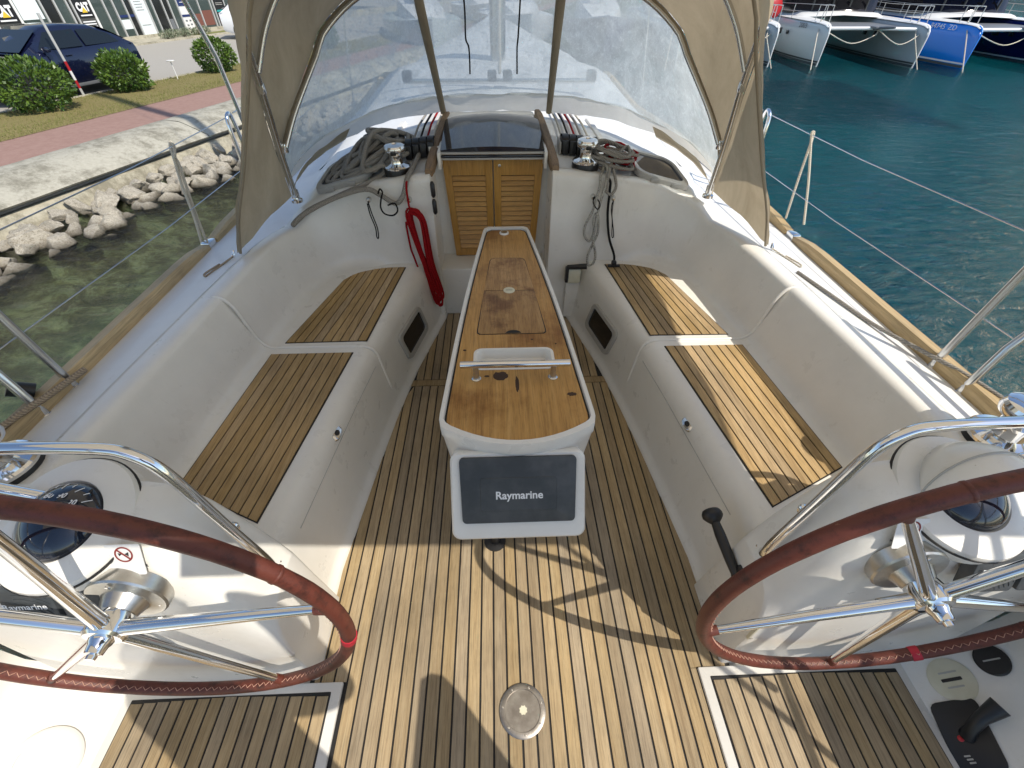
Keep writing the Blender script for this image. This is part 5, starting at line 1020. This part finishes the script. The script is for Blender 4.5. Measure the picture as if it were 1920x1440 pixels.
for i, (a, c) in enumerate(zip(cuts, cuts[1:])):
    sign = {3: 'cat', 8: 'cat', 13: 'white', 18: 'blue', 22: 'black'}.get(i)
    if sign is None: fbox('glass_pane', a+.02, c-.02, GZ+.12, 2.6, 'shop_glass_dark' if i in (5, 7, 15, 16, 12) else 'shop_glass', 0, .02)
    elif sign == 'cat':
        pn = fbox('advertising_panel', a+.03, c-.03, GZ+.12, 2.6, 'sign_grey', .02, .02); mid = (a+c)/2; w_ = c-a-.06
        fbox('black_board', a+.03, c-.03, .50, 2.6, 'sign_black', .035, .01, pn); f_ = ffn(mid, .80, .05)
        text('lettering', 'CAT', lambda cc, f_=f_: f_((cc[0]*.95, cc[1]*1.25, cc[2])), w_*.40, 'white_print', pn, .018, .004)
        b2 = B(); b2.add([f_((x, y, .012)) for x, y in ((-w_*.17, -.15), (w_*.17, -.15), (0, .02))], [(0, 1, 2)]); b2.build('triangle', 'sign_yellow', pn, 0)
        b2 = B(); b2.add([f_((x, y, .010)) for x, y in ((-w_*.35, -.25), (w_*.35, -.25), (w_*.35, -.21), (-w_*.35, -.21))], [(0, 1, 2, 3)]); b2.build('strip', 'white_print', pn, 0)
        for k in range(4): fbox('white_bar', a+.10, c-.10, .14+.075*k, .175+.075*k, 'white_print', .04, .01, pn)
    elif sign == 'white':
        pn = fbox('advertising_panel', a+.02, c-.02, GZ+.12, 2.6, 'sign_white', .03, .02)
        for k in range(5): fbox('text_line', a+.15, c-.18-.04*(k % 2), .62+.09*k, .635+.09*k, 'frame_grey', .045, .01, pn)
        fbox('text_line', a+.12, c-.15, .13, .145, 'frame_grey', .045, .01, pn)
    elif sign == 'blue':
        pn = fbox('advertising_panel', a+.02, c-.02, GZ+.05, 2.6, 'white_paint', .03, .02); fbox('blue_field', a+.02, c-.02, .66, 2.6, 'sign_blue', .045, .01, pn); fbox('blue_band', a+.02, c-.02, .28, .36, 'sign_blue', .045, .01, pn)
        for k in range(2): fbox('text_line', a+.15, c-.2, .78+.10*k, .80+.10*k, 'white_print', .06, .01, pn)
        for k, (x, z) in enumerate(((.2, .12), (.42, .12), (.42, -.02), (.2, -.04))): fbox('picture', a+x-.05, a+x+.05, z, z+.05, 'sill_grey', .045, .01, pn)
    else:
        pn = fbox('advertising_panel', a+.02, c-.02, GZ+.12, 2.6, 'sign_black', .03, .02); fbox('teal_bar', a+.1, c-.12, .36, .43, 'sign_teal', .045, .01, pn)
        for k in range(2): fbox('text_line', a+.15, c-.15, .62+.06*k, .64+.06*k, 'frame_grey', .045, .01, pn)
    fbox('mullion', c-.03, c+.03 if i not in (3, 8, 13) else c+.05, GZ+.12, 2.6, 'alu' if i not in (3, 8) else 'white_paint', .05, .06)
for a, c, z0, z1, mt_ in ((13.95, 14.35, .05, .35, 'sign_white'), (13.95, 14.65, .42, .5, 'sign_blue'), (10.25, 11.0, .55, 1.5, 'sign_white'), (16.35, 16.55, -.1, .25, 'sill_grey'), (17.75, 18.25, -.1, .35, 'brick_red'), (18.35, 19.0, -.1, .45, 'brick_red')): fbox('window_poster', a, c, z0, z1, mt_, .012, .01)
# flower bed and pavement before the shops
strip('shop_pavement', [(FT, GZ+.03), (FT-1.7, GZ+.03), (FT-1.7, GZ-.02)], 'concrete_low', sm=0)
b_ = B(); b_.add([q(16.2, FT-1.5, GZ+.034), q(19, FT-1.5, GZ+.034), q(19, FT-.9, GZ+.034), q(16.2, FT-.9, GZ+.034)], [(0, 1, 2, 3)]); o = b_.build('lawn_patch', 'grass', None, 0); o['kind'] = 'structure'
# ---- moored catamarans with their bows towards us
def catamaran(x0, y0, label, hulls, sp=3.45, yaw=0, cover=None, reg=None, detail=True):
    T = Matrix.Translation((x0, y0, WATER)) @ Matrix.Rotation(yaw, 4, 'Z'); root = thing('catamaran', label, 'catamaran', (x0, y0, WATER), 'moored catamarans')
    ST = [(0, .02, .96), (.04, .04, 1.06), (.12, .07, 1.14), (.28, .12, 1.20), (.5, .17, 1.23), (.8, .24, 1.25), (2, .42, 1.27), (4, .55, 1.28), (8, .60, 1.28), (11.5, .55, 1.25)]
    for sg, (mt_, low) in zip((-1, 1), hulls):
        hx = sg*sp/2; rings = []
        for y, w_, h in ST:
            c_ = hx; rings.append([Vector((c_+w_*a, y+dy, h*z)) for a, z, dy in ((0, -.25, .05), (.62, -.05, .03), (.86, .08, .02), (1, .35, .0), (1.02, .7, 0), (.98, .93, .0), (.8, .99, .03), (0, 1.0, .05), (-.8, .99, .03), (-.98, .93, 0), (-1.02, .7, 0), (-1, .35, 0), (-.86, .08, .02), (-.62, -.05, .03))])
        b2 = B(T); b2.loft(rings); hl = b2.build('hull', mt_, root, 50)
        for z0, z1, mm_ in ((.02, .10, 'antifoul'), (.12, .17, low)):
            b2 = B(T); rr = []
            for y, w_, h in ST:
                f_ = lambda z: (w_*(.86+.14*min(1, z/.35/h*1.0-.05))+.008)
                rr.append([Vector((hx-f_(z0)*1.02, y, z0)), Vector((hx-f_(z1)*1.02, y, z1))])
            b2.loft(rr, False); b2.build('waterline_stripe', mm_, hl, 30)
        b2 = B(T); b2.tube([Vector((hx, -.012, .0)), Vector((hx, -.012, .94)), Vector((hx, .03, 1.07)), Vector((hx, .12, 1.155)), Vector((hx, .3, 1.22))], [.02, .024, .03, .03, .03], 8); b2.build('stem', 'boat_white' if mt_ != 'hull_blue' else mt_, hl, 60)
        b2 = B(T); b2.loft([[Vector((hx-w_*.9, y, h+.002)), Vector((hx-w_*.8, y, h+.022)), Vector((hx, y, h+.03)), Vector((hx+w_*.8, y, h+.022)), Vector((hx+w_*.9, y, h+.002))] for y, w_, h in ST[2:]], False); b2.build('side_deck', 'boat_white', hl, 50)
        for yy in (2.6, 3.4):
            b2 = B(T); b2.box((hx-.50-.02*(yy-2.6), yy, .84), (.03, .34 if yy > 3 else .22, .20 if yy > 3 else .12), .01); b2.build('port', 'boat_window', hl)
        b2 = B(T)
        for yy in (.7, 1.2): b2.tube([(hx-.16, yy, 1.28), (hx-.14, yy, 1.75), (hx+.14, yy, 1.75), (hx+.16, yy, 1.28)], .014, 6)
        b2.tube([(hx-.14, .7, 1.75), (hx-.14, 1.2, 1.75)], .014, 6); b2.tube([(hx+.14, .7, 1.75), (hx+.14, 1.2, 1.75)], .014, 6); b2.build('pulpit', 'alu', hl)
        b2 = B(T)
        for zz in (1.53, 1.75): b2.tube([(hx+sg*.14, 1.2, zz), (hx+sg*.42, 4, zz-.05), (hx+sg*.5, 8, zz)], .008, 5)
        for yy in (2.8, 4.6, 6.4): b2.tube([(hx+sg*.45, yy, 1.28), (hx+sg*.45, yy, 1.72)], .012, 5)
        b2.build('railing', 'alu', hl)
        b2 = B(T); dr_ = -.9 if sg < 0 else -.3; b2.tube([Vector((hx, 1.0, 1.32)), Vector((hx-.3, .2, .9)), Vector((hx-.25+.3*sg, dr_, -.02))], .018, 6); tag(b2.build('mooring_line', 'rope_white', None), '%s bow mooring line of the %s' % ('left' if sg < 0 else 'right', ' '.join(label.split(',')[0].split()[:7])), 'rope', 'catamaran mooring lines')
    b2 = B(T); b2.tube([(-sp/2+.06, .55, 1.10), (0, .5, 1.12), (sp/2-.06, .55, 1.10)], .055, 12); b2.build('crossbeam', 'boat_white', root, 60)
    b2 = B(T); b2.tube(spline([(-sp/2+.1, .3, 1.0), (-sp/4, -.1, .72), (0, .2, .95), (.12, .45, 1.12)], 6), .016, 6); b2.tube(spline([(.12, .4, 1.1), (sp/4, -.0, .70), (sp/2-.1, .3, .98)], 6), .016, 6); b2.build('bridle', 'rope_white', root)
    b2 = B(T); b2.add([(-sp/2+.3, .6, 1.14), (sp/2-.3, .6, 1.14), (sp/2-.4, 3.2, 1.14), (-sp/2+.4, 3.2, 1.14)], [(0, 1, 2, 3)]); b2.build('trampoline', 'sill_grey', root, 0)
    b2 = B(T); b2.tube([(0, .5, 1.12), (.05, -.35, 1.2), (.1, -.7, 1.22)], [.05, .045, .03], 8); b2.box((.12, .35, 1.16), (.5, .5, .07), .02); b2.build('anchor_roller', 'sill_grey', root)
    b2 = B(T); hw = sp/2
    rg = [[Vector((hw*k*w_, y, z)) for k, z in ((-1, zb), (-.95, zb+.2*(zt-zb)), (-.9, zt-.1), (-.8, zt), (0, zt+.06), (.8, zt), (.9, zt-.1), (.95, zb+.2*(zt-zb)), (1, zb))] for y, w_, zb, zt in ((3.1, 1.05, .35, 1.30), (3.3, 1.08, .3, 1.38), (3.6, 1.1, .28, 1.42), (11, 1.1, .28, 1.42))]
    b2.loft(rg, False); b2.build('bridge_deck', 'boat_white', root, 50)
    b2 = B(T); rg = []
    for y, w_, z in ((3.55, .92, 1.40), (3.9, .98, 1.95), (4.1, 1.0, 2.06), (9.5, 1.0, 2.1)): rg.append([Vector((hw*w_*k, y+abs(k)**3*.5, zz)) for k, zz in ((-1, 1.40), (-1, z), (-.5, z+.02), (0, z+.03), (.5, z+.02), (1, z), (1, 1.40))])
    b2.loft(rg, False); b2.build('saloon_windows', 'boat_window', root, 40)
    b2 = B(T); b2.loft([[Vector((hw*k*w_, y+abs(k)**3*.4, z+.03*(1-k*k))) for k in (-1, -.6, 0, .6, 1)] for y, w_, z in ((3.35, 1.04, 2.06), (3.32, 1.06, 2.10), (3.6, 1.1, 2.35), (4.6, 1.12, 2.55), (10, 1.12, 2.6))], False); b2.build('roof', cover or 'boat_white', root, 50)
    for k in (-.62, -.2, .2, .62): b2 = B(T); b2.box((hw*k, 3.72+abs(k)**3*.5, 1.7), (.05, .08, .6), .01); b2.build('window_pillar', 'sign_grey', root)
    if reg:
        hx = -sp/2; f_ = frame(T @ Vector((hx-.36, 1.55, 1.12)), T.to_3x3() @ Vector((.12, -1, 0)), (0, 0, 1)); f2 = lambda c: f_((c[0], c[1], c[2]+.03)); [text('registration', w__, (lambda c, o_=o_: f2((c[0]*1.35+o_, c[1], c[2]))), .22, reg[1], root, .0, .0) for w__, o_ in zip(reg[0].split(), ((0,) if ' ' not in reg[0] else (-.30, .42)))]
    return root
catamaran(14.02, 19.88, 'white and grey catamaran, second from the sprayhood', (('hull_white', 'stripe_dark'), ('hull_grey', 'stripe_dark')), 3.45, -.13, reg=('2003', 'stripe_dark'))
catamaran(19.3, 19.3, 'catamaran with blue hull and blue awning at the right picture edge', (('hull_blue', 'boat_white'), ('hull_navy', 'boat_white')), 3.55, -.10, 'canvas_blue', reg=('84745 ZD', 'white_print'))
catamaran(8.65, 20.2, 'white catamaran mostly hidden behind the sprayhood canvas', (('hull_white', 'stripe_dark'), ('hull_grey', 'stripe_dark')), 3.45, -.1)
b_ = B(); b_.rev([(.0, -.06), (.28, -.04), (.34, .0), (.28, .04), (0, .06)], (12.0, 24.0, .75), (.4, -.9, .1), 24); tag(b_.build('life_ring_float', 'red_paint', None), 'red and white float on the deck of the white catamaran', 'float')
# moored yachts beyond the bow, seen blurred through the window
def moored(x, y, yaw, hullm, label, k=1):
    T = Matrix.Translation((x, y, WATER)) @ Matrix.Rotation(yaw, 4, 'Z') @ Matrix.Scale(k, 4); root = thing('moored_yacht', label, 'yacht', (x, y, WATER), 'yachts moored ahead')
    b2 = B(T); b2.loft([[Vector((w_*a, yy, z)) for a, z in ((0, -.3), (.7, 0), (1, .6), (1.0, h), (.8, h+.03), (0, h+.06), (-.8, h+.03), (-1, h), (-1, .6), (-.7, 0))] for yy, w_, h in ((-5, .05, 1.35), (-4, .8, 1.25), (-2, 1.5, 1.15), (1, 1.75, 1.1), (4.5, 1.5, 1.1))]); b2.build('hull', hullm, root, 50)
    b2 = B(T); b2.loft([[Vector((w_*a, yy, z)) for a, z in ((-1, 1.1), (-.85, h), (0, h+.05), (.85, h), (1, 1.1))] for yy, w_, h in ((-2.8, .5, 1.2), (-1.8, .9, 1.5), (1, 1.05, 1.65), (2.2, 1.05, 1.65))], False); b2.build('cabin', 'boat_white', root, 50)
    b2 = B(T); b2.rev([(.09, 1.2), (.08, 14)], (0, -.8, 0), (0, 0, 1), 10); b2.build('mast', 'alu', root)
    b2 = B(T); b2.tube([(0, -.7, 2.5), (0, 3.8, 2.6)], .17, 10); b2.build('furled_sail', 'canvas_blue', root)
    b2 = B(T); b2.loft([[Vector((1.1*a, yy, z)) for a, z in ((-1, 1.6), (-.9, 2.2), (0, 2.4), (.9, 2.2), (1, 1.6))] for yy in (1.6, 3)], False); b2.build('sprayhood', 'canvas_blue', root, 50)
for i, (x, y, ya, hm, lb) in enumerate(((-3.2, 26, .2, 'hull_white', 'white yacht moored ahead, left in the window'), (1.2, 29, .1, 'boat_white', 'white yacht moored ahead in the middle of the window'), (5.0, 27, -.1, 'hull_navy', 'navy yacht moored ahead, right in the window'), (-.8, 38, .15, 'boat_white', 'far white yacht between the nearer two'))): moored(x, y, ya, hm, lb)
# land beyond the basin
b_ = B(); rr = []
for k in range(41):
    x = -200+10*k; h = 4+6*noise.noise(Vector((k*.23, 1, 0)))+3*noise.noise(Vector((k*.9, 4, 0))); rr.append([Vector((x, 120, WATER-.5)), Vector((x, 122, 1)), Vector((x, 150, max(2, h*.6+3))), Vector((x, 190, max(3, h+9)))])
b_.loft(rr, False); noisy('far_land', (.06, .085, .04), (.16, .16, .10), .3, .9); o = b_.build('hills', 'far_land', None, 60); o['kind'] = 'structure'

# ================================================================== the photographer, standing behind the viewpoint (his shadow falls on the left helm)
base('shirt', (.10, .12, .16), .85); base('hair', (.03, .02, .015), .7)
J = {'pel': (-.07, -.36, .98, .15, .11), 'spi': (-.07, -.36, 1.18, .14, .10), 'che': (-.07, -.35, 1.40, .17, .12), 'nek': (-.07, -.33, 1.56, .06, .06), 'hd0': (-.07, -.30, 1.66, .075, .085), 'hd1': (-.07, -.30, 1.76, .078, .095), 'hd2': (-.07, -.31, 1.85, .05, .06),
     'hL': (-.18, -.36, .92, .095, .10), 'kL': (-.20, -.34, .50, .062, .066), 'aL': (-.21, -.37, .09, .045, .05), 'fL': (-.22, -.22, .04, .04, .03), 'hR': (.04, -.36, .92, .095, .10), 'kR': (.07, -.34, .50, .062, .066), 'aR': (.08, -.37, .09, .045, .05), 'fR': (.10, -.22, .04, .04, .03),
     'sL': (-.27, -.34, 1.46, .065, .065), 'eL': (-.42, -.20, 1.30, .06, .06), 'wL': (-.24, -.10, 1.62, .045, .045), 'pL': (-.18, -.10, 1.70, .035, .05), 'sR': (.13, -.34, 1.46, .065, .065), 'eR': (.22, -.22, 1.22, .055, .055), 'wR': (.09, -.12, 1.62, .04, .04), 'pR': (.05, -.11, 1.70, .03, .045)}
E_ = [('pel', 'spi'), ('spi', 'che'), ('che', 'nek'), ('nek', 'hd0'), ('hd0', 'hd1'), ('hd1', 'hd2'), ('pel', 'hL'), ('hL', 'kL'), ('kL', 'aL'), ('aL', 'fL'), ('pel', 'hR'), ('hR', 'kR'), ('kR', 'aR'), ('aR', 'fR'), ('che', 'sL'), ('sL', 'eL'), ('eL', 'wL'), ('wL', 'pL'), ('che', 'sR'), ('sR', 'eR'), ('eR', 'wR'), ('wR', 'pR')]
for sd_, px in (('L', -.16), ('R', .05)):
    sg = 1 if sd_ == 'L' else -1
    for k in range(5):
        a = 'g%s%da' % (sd_, k); c = 'g%s%db' % (sd_, k); dz = .035-.018*k
        J[a] = (px+sg*.02, -.105+.004*k, 1.715+dz, .009, .009); J[c] = (px+sg*(.055-.006*abs(k-2)), -.11, 1.73+dz*1.1, .008, .008); E_ += [('p'+sd_, a), (a, c)]
nm = list(J); me = bpy.data.meshes.new('body'); me.from_pydata([J[n][:3] for n in nm], [(nm.index(a), nm.index(c)) for a, c in E_], [])
ph = thing('person', 'person in a dark shirt taking the picture, known by the shadow on the left helm', 'person', (-.07, -.36, 0))
po = bpy.data.objects.new('body', me); COL.objects.link(po); po.parent = ph; po.matrix_parent_inverse = WI(ph); me.materials.append(MATS['shirt'])
md = po.modifiers.new('skin', 'SKIN'); md.use_smooth_shade = True
for i, n in enumerate(nm): me.skin_vertices[0].data[i].radius = J[n][3:]; me.skin_vertices[0].data[i].use_root = (n == 'pel')
md = po.modifiers.new('sub', 'SUBSURF'); md.levels = md.render_levels = 2
b_ = B(); b_.rev([(.09, -.06), (.098, 0), (.085, .06), (.05, .09), (0, .10)], (-.07, -.325, 1.79), (0, 0, 1), 20); b_.build('hair', 'hair', ph, 60)
b_ = B(); fc = Vector((-.055, 0, 1.748))-_f*.03; b_.box(fc, (.155, .075, .008), .003, Matrix((_x2, _u2, -_f)).transposed()); tag(b_.build('phone', 'black_plastic', None), 'black phone held up at the viewpoint', 'phone')
# added plate on a post, out of view, outlined to cast the sole's wedge shadow
fs = thing('shadow_plate', 'added plate behind the viewpoint, shaped to cast a wedge of shadow on the sole', 'shadow caster', (.43, -.3, 0))
b_ = B(); b_.prism([(.312, -.085), (.345, -.068), (.385, -.075), (.425, -.11), (.70, -.42), (.70, -.75), (.312, -.75)], .985, 1.0, .004); b_.build('leaf', 'teak_seat', fs, 0)  # outline of the added shadow-casting plate
b_ = B(); b_.tube([(.5, -.55, 0), (.5, -.55, .985)], .02, 10); b_.build('leg', 'steel', fs)
